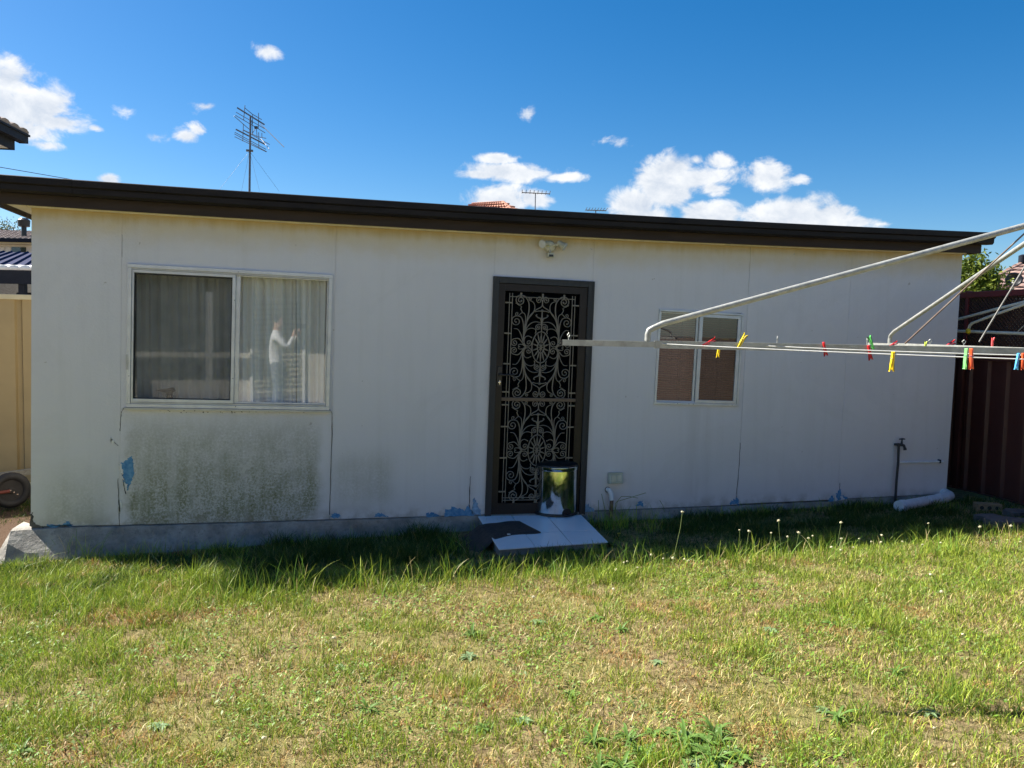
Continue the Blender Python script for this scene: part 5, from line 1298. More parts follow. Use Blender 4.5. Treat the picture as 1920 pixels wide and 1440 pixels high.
for i in range(NR):
    for q in range(NS): fs.append((i * NS + q, i * NS + (q + 1) % NS, (i + 1) * NS + (q + 1) % NS, (i + 1) * NS + q))
m.add(vs, fs, True); o = part('reflector', m, MT['black'], ds_); o.modifiers.new('t', 'SOLIDIFY').thickness = .008
m = MB(); m.tube([dp - ty * .15, dp - ty * .10 + nrm * .16], .010, 6); m.obox(dp - ty * .09 + nrm * .17, .025, .025, .03); part('feed_arm', m, MT['galv'], ds_)
m = MB(); m.tube([dp - nrm * .05, dp - nrm * .10 - Vector((0, 0, .22))], .018, 6); part('bracket', m, MT['galv'], ds_)

def foliage(name, cen, rad, n, mt, seed, leaf=.045, cols=None, clump=30, squash=(1, 1, 1), holes=.25):
    r = np.random.default_rng(seed); K = n // clump; C = []
    d = r.normal(size=(K, 3)); d /= np.linalg.norm(d, axis=1)[:, None]; C = np.array(cen) + d * (r.random((K, 1)) ** .45) * np.array(rad) * (0.8 + .35 * r.random((K, 1)))
    cr = min(rad) * .42; vs = []; fs = []; cc = []
    for k in range(K):
        g = r.random(); 
        q = r.normal(size=(clump, 3)); q = C[k] + q * cr * .5 * np.array(squash)
        for p in q:
            a = r.normal(size=3); a /= np.linalg.norm(a); b = np.cross(a, r.normal(size=3)); b /= np.linalg.norm(b); L = leaf * r.uniform(.6, 1.3); W_ = L * .42
            i = len(vs); vs += [p - a * L * .5, p + b * W_ * .5 + a * L * .05, p + a * L * .6, p - b * W_ * .5 + a * L * .05]; fs.append((i, i + 1, i + 2, i + 3))
            if cols is not None:
                t_ = np.clip(g * .7 + r.random() * .5, 0, 1); cc += [cols[0] * (1 - t_) + cols[1] * t_] * 4
    m = MB().add(vs, fs); me = m.mesh(name, mt)
    if cols is not None:
        at = me.color_attributes.new('col', 'FLOAT_COLOR', 'POINT'); arr = np.ones((len(vs), 4), np.float32); arr[:, :3] = np.array(cc); at.data.foreach_set('color', arr.ravel())
    return me
tr = Vector(atd(1822, 560, 13.5)); tree = thing('shrub_tree', 'bushy yellow green tree behind the right corner of the shed', 'tree', (tr.x, tr.y, -.2))
part('trunk', MB().tube([(tr.x, tr.y, -.3), (tr.x + .05, tr.y, 1.0), (tr.x, tr.y + .05, 2.3)], [.09, .07, .03], 8), MT['bark'], tree)
for k in range(5):
    a = 1.3 * k; part('limb', MB().tube([(tr.x + .02, tr.y, 1.0 + .15 * k), (tr.x + .25 * math.cos(a), tr.y + .25 * math.sin(a), 1.5 + .18 * k)], [.03, .01], 6), MT['bark'], tree)
me = foliage('crown', (tr.x + .02, tr.y, 1.98), (.42, .42, .98), 30000, MT['treeleaf'], 4, .078, (np.array((.030, .062, .010)), np.array((.22, .27, .035))), 60, (1, 1, 1.2))
o = link('crown', me, tree)
gt = Vector(atd(12, 425, 44)); gum = thing('gum_tree', 'sparse grey green gum tree behind the far tiled roof', 'tree', (gt.x, gt.y, -.3))
part('trunk', MB().tube([(gt.x, gt.y, -.3), (gt.x + .2, gt.y, 3), (gt.x, gt.y, 6.2)], [.22, .16, .06], 8), MT['bark'], gum)
for k in range(6):
    a = 1.1 * k; part('limb', MB().tube([(gt.x + .1, gt.y, 4.2 + .2 * k), (gt.x + .7 * math.cos(a), gt.y + .7 * math.sin(a), 5.2 + .25 * k)], [.05, .02], 5), MT['bark'], gum)
link('crown', foliage('crown', (gt.x - .05, gt.y, 5.95), (.85, .85, 1.0), 1500, MT['gumleaf'], 9, .13, None, 16), gum)

# ------------------------------------------------------------------ behind the camera: what the windows mirror
rh = thing('main_house', 'cream rendered house with eave behind the photographer, seen mirrored in the window', 'house', (-1, -9.5, 0))
pt = MB(); pt.box(-8, 4.5, -9.0, -6.75, -.10, 0.030, nx=10); tag(link('patio', pt.mesh('patio', MT['conc'])), 'grey concrete patio behind the lawn', kind='structure')
m = MB(); m.box(-8, 3.2, -13, -8.3, 0.0, 2.9); part('wall', m, MT['cream'], rh)
m = MB(); m.box(-8.3, 3.5, -13.3, -7.62, 2.56, 2.66); part('eave', m, MT['whitetrim'], rh)
m = MB(); m.box(-8.3, 3.5, -7.60, -7.49, 2.56, 2.67); part('gutter', m, MT['fascia'], rh)
m = MB(); m.add([(-8.4, -7.5, 2.67), (3.6, -7.5, 2.67), (3.6, -13.4, 2.67), (-8.4, -13.4, 2.67), (-5, -10.4, 4.2), (.4, -10.4, 4.2)], [(0, 1, 5, 4), (1, 2, 5), (2, 3, 4, 5), (3, 0, 4), (3, 2, 1, 0)]); part('roof', m, MT['greytile'], rh)
m = MB(); m.box(-6.0, -1.35, -7.56, -7.44, 2.16, 2.34); part('shadow_beam', m, MT['fascia'], rh)  # unseen beam added to cast a shadow band on the house wall
for x in (-5.9, -3.7, -1.45): m = MB(); m.box(x - .05, x + .05, -7.55, -7.45, 0.03, 2.16); part('shadow_beam_post', m, MT['whitetrim'], rh)  # posts under the added shadow beam
m = MB(); m.box(-.85, -.80, -8.30, -8.26, .03, 2.1); m.box(.05, .10, -8.30, -8.26, .03, 2.1); m.box(-.80, .05, -8.30, -8.26, 2.05, 2.1); part('door_frame', m, MT['whitetrim'], rh)
m = MB()
for k in range(22):
    z = .06 + .09 * k; m.add([(-.79, -8.27, z), (-.79, -8.27, z + .035), (.04, -8.27, z + .075), (.04, -8.27, z + .04)], [(0, 1, 2, 3)])
o = part('door_lattice', m, MT['greytimber'], rh); o.modifiers.new('t', 'SOLIDIFY').thickness = .01
m = MB(); m.box(1.2, 2.6, -8.30, -8.27, .9, 2.0); part('window', m, MT['paneblue'], rh)
pf = thing('paling_fence', 'pale timber paling fence mirrored in the small window, behind the photographer', 'fence', (7.05, -7, 0))
pm = MB(); pm.box(-.009, .009, -.045, .045, 0, 1.55); MT['paling'] = mat('brown grey paling', (0.17, 0.125, 0.10), 0.9, var=0.3, bump=0.3, stretch=(8, 8, 1)); pme = pm.mesh('paling', MT['paling'])
for k in range(58):
    o = bpy.data.objects.new('paling', pme); COL.objects.link(o); o.parent = pf; o.matrix_parent_inverse = WORLD_M[pf.name].inverted()
    o.location = (7.04 + random.uniform(-.004, .004), -4.35 - .1 * k, -.02 + random.uniform(-.02, .02)); o.rotation_euler = (random.uniform(-.01, .01), 0, 0)
for z in (.35, 1.2): m = MB(); m.box(7.052, 7.10, -10.2, -4.3, z, z + .07); part('rail', m, MT['greytimber'], pf)

# the photographer, standing behind the lens
def person():
    g = 0.034; ox, oy = -0.385, -7.235
    V = []; E = []; R = []
    def v(x, y, z, r, par=None):
        V.append((ox + x, oy + y, g + z)); R.append(r if isinstance(r, tuple) else (r, r)); i = len(V) - 1
        if par is not None: E.append((par, i))
        return i
    pel = v(0, 0, .95, (.150, .115)); sp = v(-.01, 0, 1.12, (.140, .115), pel); ch = v(0, 0, 1.31, (.165, .125), sp); ut = v(.005, 0, 1.42, (.115, .085), ch)
    nk = v(.025, 0, 1.505, .056, ut); hb_ = v(.045, 0, 1.575, (.070, .072), nk); hd = v(.050, 0, 1.665, (.078, .088), hb_); ht = v(.040, 0, 1.735, (.060, .068), hd)
    v(.150, 0, 1.628, .010, hb_)
    for s in (1, -1):
        hp_ = v(.0, .095 * s, .88, .092, pel); kn = v(.035 + .02 * s, .12 * s, .49, .060, hp_); an_ = v(-.02 + .03 * s, .14 * s, .09, .042, kn); v(.13 + .03 * s, .16 * s, .045, (.040, .034), an_)
    def arm(sh, el, wr, palm, fdir, thumb):
        a = v(*sh, .062, ch); b = v(*el, .047, a); c_ = v(*wr, .030, b); p = v(*palm, (.038, .026), c_); f = Vector(fdir).normalized(); sd = Vector((0, 0, 1)) if abs(f.z) < .7 else Vector((0, 1, 0))
        for k in range(4):
            q = Vector(palm) + sd * (.021 * (1.5 - k)); t1 = q + f * .045; t2 = t1 + (f + Vector((.3, .0, -.5)) * .6).normalized() * (.035 - .006 * abs(k - 1.3))
            i = v(*t1, .0095, p); v(*t2, .0080, i)
        t = Vector(palm) + Vector(thumb) * .03; i = v(*t, .012, c_); v(*(t + Vector(thumb) * .028 + f * .02), .0095, i)
    arm((0.02, .20, 1.385), (.19, .235, 1.205), (.285, .05, 1.40), (.30, .015, 1.470), (.3, -.2, 1), (.6, .0, .5))
    arm((0.03, -.20, 1.385), (.22, -.20, 1.215), (.37, -.06, 1.43), (.395, -.025, 1.500), (.2, .05, 1), (-.6, .1, .6))
    me = bpy.data.meshes.new('person'); me.from_pydata(V, E, []); ob = bpy.data.objects.new('person', me); COL.objects.link(ob)
    ob.modifiers.new('skin', 'SKIN'); sv = me.skin_vertices[0].data
    for i, r in enumerate(R): sv[i].radius = r
    sv[0].use_root = True
    s = ob.modifiers.new('sub', 'SUBSURF'); s.levels = 2; s.render_levels = 2
    dg = bpy.context.evaluated_depsgraph_get(); m2 = bpy.data.meshes.new_from_object(ob.evaluated_get(dg)); ob.modifiers.clear(); ob.data = m2
    for mt in (mat('skin', (.50, .30, .21), .5, var=.06), mat('white shirt', (.80, .80, .80), .85, var=.04, bump=.4, bscale=14), mat('grey blue trousers', (.20, .23, .28), .85, var=.1), MT['rubber']): m2.materials.append(mt)
    wr = [Vector((ox + .285, oy + .05, g + 1.40)), Vector((ox + .37, oy - .06, g + 1.43))]
    for p_ in m2.polygons:
        c_ = p_.center; z = c_.z - g; k = 1
        if z < .11: k = 3
        elif z < .955 and (c_.x - ox) < .17: k = 2
        elif z > 1.49 and abs(c_.x - ox) < .17 and abs(c_.y - oy) < .10: k = 0
        elif any((c_ - w_).length < .20 and c_.z > w_.z - .005 for w_ in wr) and (c_.x - ox) > .20: k = 0
        p_.material_index = k; p_.use_smooth = True
    tag(ob, 'person in white shirt and grey trousers holding up a phone, mirrored in the window', 'person')
    WORLD_M[ob.name] = Matrix.Identity(4)
    hr = MB(); vs = []; fs = []; c_ = Vector((ox + .035, oy, g + 1.672)); n, q = 16, 8
    for i in range(q + 1):
        t = PI * .56 * i / q
        for k in range(n):
            a = 2 * PI * k / n; rr = (.104, .088, .100); fx = -.012 - .035 * (i / q) * (math.cos(a) > .2)
            vs.append(c_ + Vector((rr[0] * math.sin(t) * math.cos(a) + fx * (math.cos(a) > 0), rr[1] * math.sin(t) * math.sin(a), rr[2] * math.cos(t))))
    for i in range(q):
        for k in range(n): fs.append((i * n + k, i * n + (k + 1) % n, (i + 1) * n + (k + 1) % n, (i + 1) * n + k))
    hr.add(vs, fs, True); o = link('hair', hr.mesh('hair', mat('dark hair', (.03, .022, .017), .7)), ob, local=False)
    ph = MB(); ph.box(-.045, .115, -7.196, -7.188, 1.570, 1.648); o = solo('phone', ph, MT['black'], 'dark phone held sideways by the person', 'phone'); bevel(o, .003)
person()

# ------------------------------------------------------------------ grass
def in_view(x, y, z, mu=260, mv=160):
    p = np.stack([x, y, z], 1) - CAM; d = p @ _fw; ok = d > .4; d = np.where(ok, d, 1)
    u = 960 + F * (p @ _rt) / d; v = 720 - F * (p @ _up) / d
    return ok & (u > -mu) & (u < 1920 + mu) & (v < 1440 + mv)
def make_blades(name, mt, base, h, w, lean, az, col, segs=2, curl=0.6):
    """base (N,3), h, w, lean (N,), az (N,): bent tapering blades, segs quads and a tip"""
    N = len(h); ts = np.linspace(0, 1, segs + 1); ld = np.stack([np.cos(az), np.sin(az), 0 * az], 1)
    fa = rng.random(N) * 2 * PI; sd = np.stack([np.cos(fa), np.sin(fa), 0 * fa], 1)
    K = 2 * segs + 1; V = np.empty((N, K, 3), np.float32)
    for k, t in enumerate(ts):
        hor = (lean * h * (t * (1 - curl) + curl * t * t))[:, None] * ld
        ver = h * t * np.sqrt(np.clip(1 - (0.75 * lean * t) ** 2, .05, 1)); c = base + hor; c[:, 2] += ver
        if k < segs:
            ww = (w * (1 - .55 * t) * .5)[:, None] * sd; V[:, 2 * k] = c - ww; V[:, 2 * k + 1] = c + ww
        else: V[:, 2 * k] = c
    tris = []
    for k in range(segs - 1): a = 2 * k; tris += [(a, a + 1, a + 3), (a, a + 3, a + 2)]
    a = 2 * (segs - 1); tris.append((a, a + 1, a + 2))
    T = np.array(tris, np.int32); idx = (T[None] + (np.arange(N, dtype=np.int32) * K)[:, None, None]).reshape(-1)
    me = bpy.data.meshes.new(name); me.vertices.add(N * K); me.vertices.foreach_set('co', V.reshape(-1))
    nf = N * len(T); me.loops.add(nf * 3); me.loops.foreach_set('vertex_index', idx); me.polygons.add(nf)
    me.polygons.foreach_set('loop_start', np.arange(0, nf * 3, 3, dtype=np.int32))
    at = me.color_attributes.new('col', 'FLOAT_COLOR', 'POINT'); C = np.ones((N, K, 4), np.float32); C[:, :, :3] = col[:, None, :]; at.data.foreach_set('color', C.reshape(-1))
    me.materials.append(mt); me.update(calc_edges=True); me.validate()
    return me
def on_step(x, y): return (x > 1.30) & (x < 2.60) & (y > -1.06) & (y < .1)
def keep_ground(x, y):
    ok = (y < -.06 - .22 * sstep(x, .6, -1.6)) & (x < FX - .06) & ~((x > 1.28) & (x < 2.55) & (y > -1.08))
    ok |= (y > -.0) & (x < -2.42) & (x > -5) & (y < 2.6) & (y > 1.2)
    return ok & (y > -6.8)
GREEN, LIME, SHADE_GREEN = np.array((.135, .25, .03)), np.array((.35, .43, .05)), np.array((.030, .075, .012))
STRAW, PALE, RUST, OLIVE = np.array((.48, .385, .14)), np.array((.60, .51, .265)), np.array((.42, .24, .085)), np.array((.22, .245, .05))

def lawn_fields(x, y):
    dry = vnoise(x, y, .80, 41, 4) * .50 + vnoise(x, y, .20, 43, 2) * .50
    # barer in the middle and near the shadow line at right, greener to the left and far right
    dry += .055 * np.exp(-((x - 1.0) / 1.3) ** 2) + .03 * np.exp(-((y + 2.3) / .5) ** 2) - .03 * sstep(x, -.4, -1.6) - .055 * sstep(x, 2.4, 4.2)
    return dry
def lawn(n, seed):
    r = np.random.default_rng(seed)
    x = r.uniform(-5, 7.1, n); y = r.uniform(-6.7, -.25, n); z = ground_z(x, y)
    v_ = in_view(x, y, z); keep = (v_ | (r.random(n) < .22)) & keep_ground(x, y) & ((y < -1.35) | (x < -.35 - .3 * r.random(n)))
    x, y, z = x[keep], y[keep], z[keep]; n = len(x); dry = lawn_fields(x, y)
    tuft = vnoise(x, y, .30, 77, 2); bare = sstep(dry, .56, .70); rusty = sstep(vnoise(x, y, .24, 61, 2), .66, .76)
    gap = sstep(vnoise(x, y, .12, 99, 2), .60, .72); keep = r.random(n) > np.maximum(bare * .45, gap * .78); x, y, z, dry, tuft, rusty = x[keep], y[keep], z[keep], dry[keep], tuft[keep], rusty[keep]; n = len(x)
    g = sstep(dry + r.normal(0, .085, n), .60, .44); edge = sstep(y, -2.35, -1.75)
    isg = r.random(n) < (.26 + .66 * g) * (1 - .6 * rusty)
    h = (.018 + .046 * r.random(n) ** 1.7) * (1 + 1.1 * sstep(tuft, .60, .80) * g) * (1 + .8 * edge * g * sstep(x, 3.0, 1.2))
    h = np.where(isg, h, h * .8)
    a = r.random((n, 1)); gc = np.where(a < .52, LIME, np.where(a < .82, GREEN * .55 + OLIVE * .55, GREEN))
    b = r.random((n, 1)); sc_ = np.where(b < .50, STRAW, np.where(b < .76, PALE, np.where(b < .9, RUST, OLIVE))); sc_ = np.where((r.random(n) < rusty * .6)[:, None], RUST, sc_)
    col = np.where(isg[:, None], gc, sc_) * r.uniform(.55, 1.35, (n, 1))
    up_ = r.random(n) < .45; lean = np.where(isg, np.where(up_, r.uniform(.08, .5, n), r.uniform(.5, 1.1, n)), r.uniform(.45, 1.25, n)); w = r.uniform(.0022, .0056, n)
    return make_blades('lawn_grass', MT['blade'], np.stack([x, y, z - .003], 1), h, w, lean, r.uniform(0, 2 * PI, n), col, 2)
tag(link('lawn_grass', lawn(980000, 1)), 'short patchy sunlit lawn of green and straw coloured grass', 'grass', kind='stuff')

def shade_grass(n, seed):
    r = np.random.default_rng(seed); x = r.uniform(-2.6, 7.1, n); y = -1.95 + 1.95 * r.random(n); z = ground_z(x, y)
    left = (r.random(n) < .05); x = np.where(left, r.uniform(-4.2, -2.4, n), x); y = np.where(left, r.uniform(1.2, 2.5, n), y); z = ground_z(x, y)
    cl = vnoise(x, y, .28, 13, 3); keep = keep_ground(x, y) & (r.random(n) < .35 + .8 * sstep(cl, .38, .6)) & (r.random(n) < sstep(y, -1.98, -1.55) + left)
    front = (x > 1.2) & (x < 2.9) & (y > -1.35); keep &= ~(front & (r.random(n) < .55)); x, y, z, cl = x[keep], y[keep], z[keep], cl[keep]; n = len(x)
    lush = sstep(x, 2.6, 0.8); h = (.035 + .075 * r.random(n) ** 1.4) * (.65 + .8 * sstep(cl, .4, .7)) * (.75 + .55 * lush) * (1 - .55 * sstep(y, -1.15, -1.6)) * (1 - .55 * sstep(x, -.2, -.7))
    col = np.where(r.random((n, 1)) < .5, GREEN * .42, np.where(r.random((n, 1)) < .75, SHADE_GREEN, LIME * .35)) * r.uniform(.7, 1.2, (n, 1)); dryb = r.random(n) < .05; col[dryb] = STRAW * .8  # blade colours darkened to deepen the shed's shadow on this strip
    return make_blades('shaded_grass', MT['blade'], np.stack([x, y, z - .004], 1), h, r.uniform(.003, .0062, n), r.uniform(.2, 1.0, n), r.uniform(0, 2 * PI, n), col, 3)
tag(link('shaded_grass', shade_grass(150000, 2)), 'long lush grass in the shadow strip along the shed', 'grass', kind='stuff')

def tall_grass(seed):
    r = np.random.default_rng(seed); X = []; Y = []; H = []; DRY = []
    def clump(cx, cy, n, s, h0, h1, dry=.12):
        for _ in range(n): X.append(cx + r.normal(0, s)); Y.append(cy + r.normal(0, s * .7)); H.append(r.uniform(h0, h1)); DRY.append(r.random() < dry)
    for k in range(250):   # wisps along the edge of the shadow
        x = r.uniform(-1.5, 6.9); y = -1.80 - .08 * math.sin(1.7 * x) + r.normal(0, .10) - (.06 if x < 1.5 else 0) + .10 * (x > 3); clump(x, y, int(r.integers(2, 9)), .04, .07, .22 if x < 2.4 else .15, .15)
    for (u, v, n, h) in ((455, 1105, 26, .30), (560, 1110, 30, .28), (690, 1105, 34, .26), (840, 1092, 40, .24), (930, 1085, 42, .20), (1000, 1082, 60, .17), (1060, 1078, 60, .16), (1385, 1062, 60, .26), (1420, 1060, 50, .24), (1300, 1075, 24, .20), (1470, 1056, 30, .20), (1545, 1050, 46, .22), (1640, 1046, 30, .20), (1720, 1042, 30, .18), (1790, 1034, 60, .19), (1880, 1030, 60, .20), (1230, 1078, 24, .18)):
        P = atz(u, v, -.08); P = atz(u, v, gz(P[0], P[1])); clump(P[0], P[1], n, .055, h * .35, h)
    for (u, v, n, h, s) in ((165, 1042, 30, .27, .05), (120, 1040, 10, .20, .05), (150, 1044, 14, .22, .07), (285, 1045, 16, .20, .06), (240, 1045, 10, .16, .05), (390, 1062, 20, .18, .06), (350, 1215, 60, .13, .07), (335, 1150, 40, .10, .08), (485, 1225, 46, .11, .05), (620, 1180, 30, .10, .05), (910, 1200, 30, .11, .04), (1135, 1150, 40, .12, .05), (700, 1170, 40, .09, .08), (520, 1170, 50, .08, .10), (250, 1150, 40, .08, .1), (1700, 1110, 60, .08, .12), (1640, 1180, 50, .07, .12), (60, 1230, 40, .07, .1), (200, 1290, 40, .07, .1)):
        P = atz(u, v, -.05); P = atz(u, v, gz(P[0], P[1])); clump(P[0], P[1], n, s, h * .4, h, .2)
    for k in range(900):  # thin upright stems through the left half of the lawn
        x = r.uniform(-2.6, 1.6); y = r.uniform(-3.7, -1.7)
        if vnoise(np.array([x]), np.array([y]), .5, 17, 2)[0] > .47: clump(x, y, 2, .02, .05, .13, .28)
    for k in range(34):   # the leafy clump at the bottom of the frame
        P = atz(r.normal(1272, 60), r.uniform(1385, 1465), 0.02); clump(P[0], P[1], 14, .03, .04, .10, .1)
    for k in range(170):   # tufts against the footing, the step and the fence
        x = r.uniform(-1.6, 6.3); clump(x, -.14 - .12 * max(0, (1.2 - x) / 3) - r.random() * .08, int(r.integers(2, 9)), .03, .05, .16, .08)
    for (x, y, n, h) in ((2.72, -.35, 90, .24), (2.62, -.20, 40, .22), (2.85, -.12, 50, .22), (2.95, -.55, 60, .16), (3.05, -.20, 30, .2), (1.25, -.6, 60, .16), (1.15, -.9, 60, .16), (2.2, -1.28, 60, .14), (1.9, -1.3, 40, .12), (2.55, -1.15, 50, .12), (6.2, -.35, 50, .13), (6.6, -.5, 40, .12)):
        clump(x, y, n, .07, h * .35, h, .08)
    x, y, h, dr_ = map(np.array, (X, Y, H, DRY)); n = len(x); ok = (x < FX - .05) & (y > -6.6); x, y, h, dr_ = x[ok], y[ok], h[ok], dr_[ok]; n = len(x); z = ground_z(x, y)
    col = np.where(r.random((n, 1)) < .5, GREEN * 1.15, LIME) * r.uniform(.8, 1.2, (n, 1)); col[dr_] = (PALE * .55 + STRAW * .4)
    return make_blades('tall_grass', MT['blade'], np.stack([x, y, z - .005], 1), h, r.uniform(.0026, .0056, n), r.uniform(.08, .85, n), r.uniform(0, 2 * PI, n), col, 5, .85)
tag(link('tall_grass', tall_grass(4)), 'tall wispy grass stalks along the edge of the shadow and around the step', 'grass', kind='stuff')

def clover(n, seed):
    """ground hugging small leaves between the blades"""
    r = np.random.default_rng(seed); x = r.uniform(-4.5, 6.9, n); y = r.uniform(-6.4, -1.5, n); z = ground_z(x, y); ok = in_view(x, y, z) & keep_ground(x, y); x, y, z = x[ok], y[ok], z[ok]
    pt_ = vnoise(x, y, .42, 91, 3); ok = pt_ + r.normal(0, .03, len(x)) > .575; x, y, z = x[ok], y[ok], z[ok]; n = len(x)
    a = r.uniform(0, 2 * PI, n); t = np.stack([np.cos(a), np.sin(a), r.uniform(.0, .6, n)], 1); s = np.stack([-np.sin(a), np.cos(a), r.normal(0, .25, n)], 1)
    L = r.uniform(.010, .026, n)[:, None]; b = np.stack([x, y, z + r.uniform(.004, .020, n)], 1); V = np.stack([b, b + t * L * .55 + s * L * .26, b + t * L, b + t * L * .55 - s * L * .26], 1).astype(np.float32)
    me = bpy.data.meshes.new('ground_leaves'); me.vertices.add(4 * n); me.vertices.foreach_set('co', V.reshape(-1)); me.loops.add(4 * n); me.loops.foreach_set('vertex_index', np.arange(4 * n, dtype=np.int32)); me.polygons.add(n); me.polygons.foreach_set('loop_start', np.arange(0, 4 * n, 4, dtype=np.int32))
    at = me.color_attributes.new('col', 'FLOAT_COLOR', 'POINT'); C = np.ones((n, 4, 4), np.float32); c = np.where(r.random((n, 1)) < .5, GREEN * 1.25, np.array((.20, .28, .09))) * r.uniform(.7, 1.25, (n, 1)); C[:, :, :3] = c[:, None]; at.data.foreach_set('color', C.reshape(-1))
    me.materials.append(MT['blade']); me.update(calc_edges=True); return me
tag(link('ground_leaves', clover(95000, 6)), 'low clover and small leaves matted between the grass', 'ground cover', kind='stuff')

# ------------------------------------------------------------------ weeds and flowers
def leaf(m, base, az, L, W, rise, droop, n=4):
    d = Vector((math.cos(az), math.sin(az), 0)); s = Vector((-d.y, d.x, 0)); vs = []
    for i in range(n + 1):
        t = i / n; c = Vector(base) + d * (L * t) + Vector((0, 0, L * (rise * t - droop * t * t))); ww = W * math.sin(PI * (0.12 + .88 * t) ** .8) * .5 + .0008
        vs += [c - s * ww + Vector((0, 0, ww * .35)), c, c + s * ww + Vector((0, 0, ww * .35))]
    m.add(vs, [f for i in range(n) for f in ((3 * i, 3 * i + 1, 3 * i + 4, 3 * i + 3), (3 * i + 1, 3 * i + 2, 3 * i + 5, 3 * i + 4))], True)
def rosette(seed, n, L, W, rise, droop):
    r = random.Random(seed); m = MB()
    for k in range(n): leaf(m, (0, 0, .004), 2.4 * k + r.uniform(-.3, .3), L * r.uniform(.6, 1.1), W * r.uniform(.8, 1.2), rise * r.uniform(.6, 1.5), droop * r.uniform(.7, 1.3))
    return m
ros = [rosette(1, 14, .055, .015, .50, .60).mesh('leaves', MT['weed']), rosette(2, 15, .045, .016, .40, .50).mesh('leaves', MT['weedblue']), rosette(3, 18, .070, .009, .8, .8).mesh('leaves', MT['weed']), rosette(4, 12, .065, .026, .7, .6).mesh('leaves', MT['darkweed'])]
def weed(u, v, kind, s, label, group='broadleaf weeds in the lawn'):
    P = atz(u, v, -.03)
    for _ in range(3): P = atz(u, v, gz(P[0], P[1]) + .01)
    o = bpy.data.objects.new('weed', ros[kind]); COL.objects.link(o); o.location = (P[0], P[1], gz(P[0], P[1])); o.rotation_euler = (0, 0, random.uniform(0, 6.28)); o.scale = (s,) * 3
    return tag(o, label, 'weed', group)
L1 = 'low broadleaf weed rosette in the sunlit lawn'; L2 = 'blue green flat weed in the sunlit lawn'; L3 = 'dark leafy weed in front of the tiled step'; L4 = 'leafy green weed in the large clump at the bottom of the lawn'
for (u, v) in ((1120, 1158), (1165, 1180), (885, 1190), (65, 1195), (1070, 1300), (1560, 1170), (250, 1220), (690, 1330), (905, 1365), (1680, 1260), (1570, 1345), (40, 1410)): weed(u, v, random.choice((0, 2)), random.uniform(.8, 1.25), L1)
for (u, v) in ((1010, 1165), (880, 1230), (980, 1350), (1445, 1180), (1545, 1330), (1380, 1410), (300, 1360), (1740, 1335), (1230, 1240), (640, 1250)): weed(u, v, 1, random.uniform(.8, 1.3), L2, 'blue green weeds in the lawn')
for (u, v) in ((1060, 1020), (1080, 1016), (1095, 1024), (1112, 1018), (1128, 1026), (1048, 1028), (1145, 1022), (1070, 1034), (1100, 1036)): weed(u, v, 3, random.uniform(.8, 1.2), L3, 'dark weeds in front of the step')
for k in range(26): weed(random.gauss(1275, 70), random.uniform(1372, 1460), random.choice((0, 2, 2, 1)), random.uniform(.9, 1.35), L4, 'weeds in the clump at the bottom')

FL = [(1280 + x / 3, 960 + y / 3) for x, y in ((540, 50), (320, 103), (372, 110), (498, 118), (590, 140), (652, 118), (708, 150), (732, 135), (890, 62), (892, 152), (993, 152), (1062, 168), (1120, 133), (1117, 172), (1236, 168), (1350, 185), (1383, 65), (1673, 85), (1846, 80), (1828, 157), (1900, 170), (1575, 185), (1452, 175), (888, 215), (838, 200), (960, 200), (12, 270), (35, 275))]
FL += [(1100 + x / 4.8, 800 + y / 4.8) for x, y in ((580, 1155), (775, 1185), (880, 1195), (915, 1210), (690, 1190), (365, 1215), (335, 1225), (270, 1290), (860, 770), (460, 1270))]
FL += [(1745, 1078), (1805, 1190), (1752, 1366), (626, 1197), (495, 1385), (1765, 1110), (1000, 1120), (1150, 1105)]
hd_me = []
for s_ in range(2):
    m = MB(); r = random.Random(s_)
    m.lathe([(.002, -.006), (.008, -.003), (.0105, .003), (.0085, .009), (.003, .012)], (0, 0, 0), 9)
    for k in range(14): a = r.random() * 6.28; b = r.uniform(-.2, 1.3); d = Vector((math.cos(a) * math.cos(b), math.sin(a) * math.cos(b), math.sin(b))); m.tube([d * .007, d * .0150], [.0028, .0012], 4)
    hd_me.append(m.mesh('flower_head', MT['bud']))
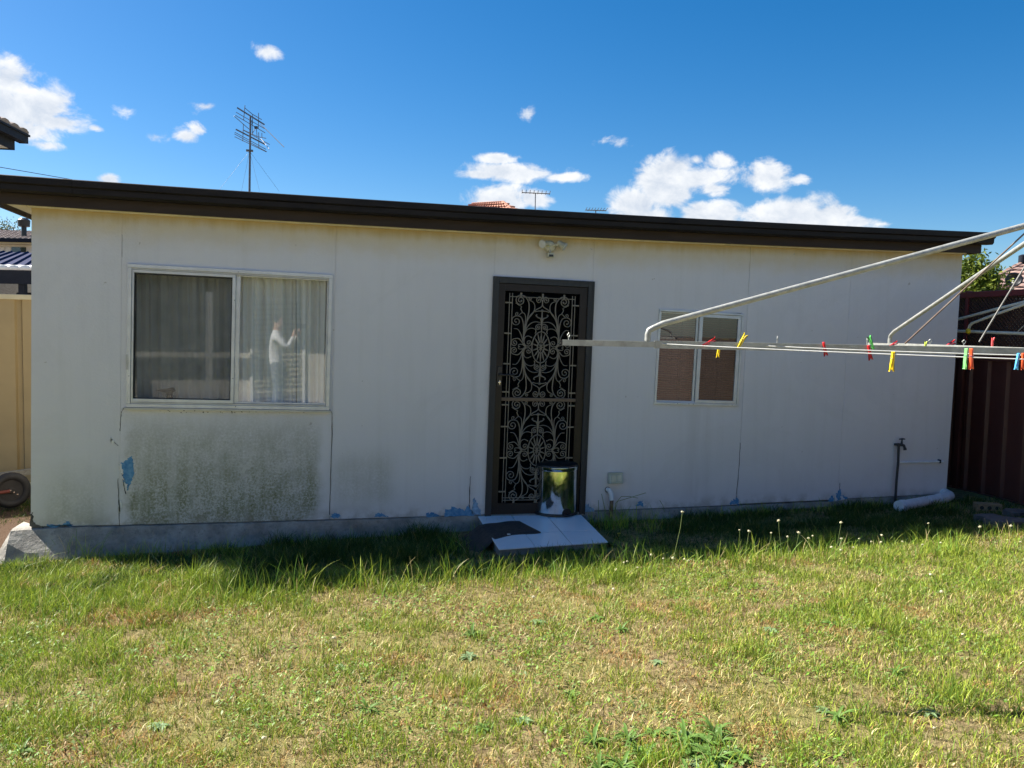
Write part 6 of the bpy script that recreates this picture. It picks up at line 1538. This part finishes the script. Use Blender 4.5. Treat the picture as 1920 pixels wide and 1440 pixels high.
for i, (u, v) in enumerate(FL):
    lawn_f = v > 1075
    if lawn_f:
        P = atz(u, v, 0)
        for _ in range(3): P = atz(u, v, gz(P[0], P[1]) + .045)
        hgt = .045
    else:
        Y = -1.74 + .05 * math.sin(3.1 * i) - (.08 if u < 1250 else 0); P = aty(u, v, Y); hgt = P[2] - gz(P[0], P[1])
        while hgt < .045: Y -= .05; P = aty(u, v, Y); hgt = P[2] - gz(P[0], P[1])
        while hgt > .26 and Y > -2.2: Y -= .03; P = aty(u, v, Y); hgt = P[2] - gz(P[0], P[1])
    fl_ = thing('lawn_flower', 'small cream flower head on a thin stalk growing out of the sunlit lawn' if lawn_f else 'small cream flower head on a thin stalk at the edge of the shed shadow', 'flower', (P[0], P[1], P[2] - hgt), group='flowers in the open lawn' if lawn_f else 'flowers along the shadow edge')
    if i == 36: fl_['label'] = 'tallest cream flower on a long bare stalk, standing alone right of the tiled step'; del fl_['group']
    dx, dy = random.uniform(-.25, .25) * hgt, random.uniform(-.15, .15) * hgt
    part('stem', MB().tube([(dx, dy, -.005), (dx * .55, dy * .5, hgt * .4), (dx * .12, 0, hgt * .8), (0, 0, hgt - .004)], [.0022, .0018, .0015, .0014], 5), MT['stem'], fl_, local=True)
    o = bpy.data.objects.new('flower_head', hd_me[i % 2]); COL.objects.link(o); o.parent = fl_; o.location = (0, 0, hgt); s = random.uniform(.55, 1.0); o.scale = (s, s, s * .9); o.rotation_euler = (random.uniform(-.4, .4), random.uniform(-.4, .4), random.uniform(0, 6))
m = MB(); fp = atz(1160, 1017, -.16)
m.lathe([(.002, .03), (.014, .034), (.016, .038), (.004, .042)], (fp[0], fp[1], gz(fp[0], fp[1])), 12); m.tube([(fp[0], fp[1], gz(fp[0], fp[1])), (fp[0], fp[1], gz(fp[0], fp[1]) + .032)], .002, 5)
solo('dandelion', m, YEL, 'single small yellow dandelion at the right front corner of the tiled step', 'flower')
# arching dry stalks by the power point
for pts in ([(1152, 944), (1165, 932), (1195, 932)], [(1150, 945), (1162, 930), (1190, 934), (1211, 924)], [(1246, 952), (1240, 943), (1237, 938)], [(1120, 940), (1122, 948), (1124, 965)], [(1287, 1062), (1284, 1020), (1279, 962)]): pass
dk = thing('dry_stalk', 'dead bent grass stalks arching beside the white conduit below the power point', 'plant', tuple(aty(1155, 960, -.12)))
for pts in ([(1153, 962), (1154, 944), (1165, 931), (1180, 931), (1196, 934)], [(1152, 962), (1158, 940), (1172, 936), (1195, 929), (1211, 924)], [(1135, 960), (1131, 940), (1128, 926)], [(1122, 962), (1122, 948), (1122, 938)], [(1246, 960), (1243, 948), (1237, 938)]):
    part('stalk', MB().tube([tuple(aty(u, v, -.12 - .01 * i)) for i, (u, v) in enumerate(pts)], .0028, 5), MT['stem'], dk)
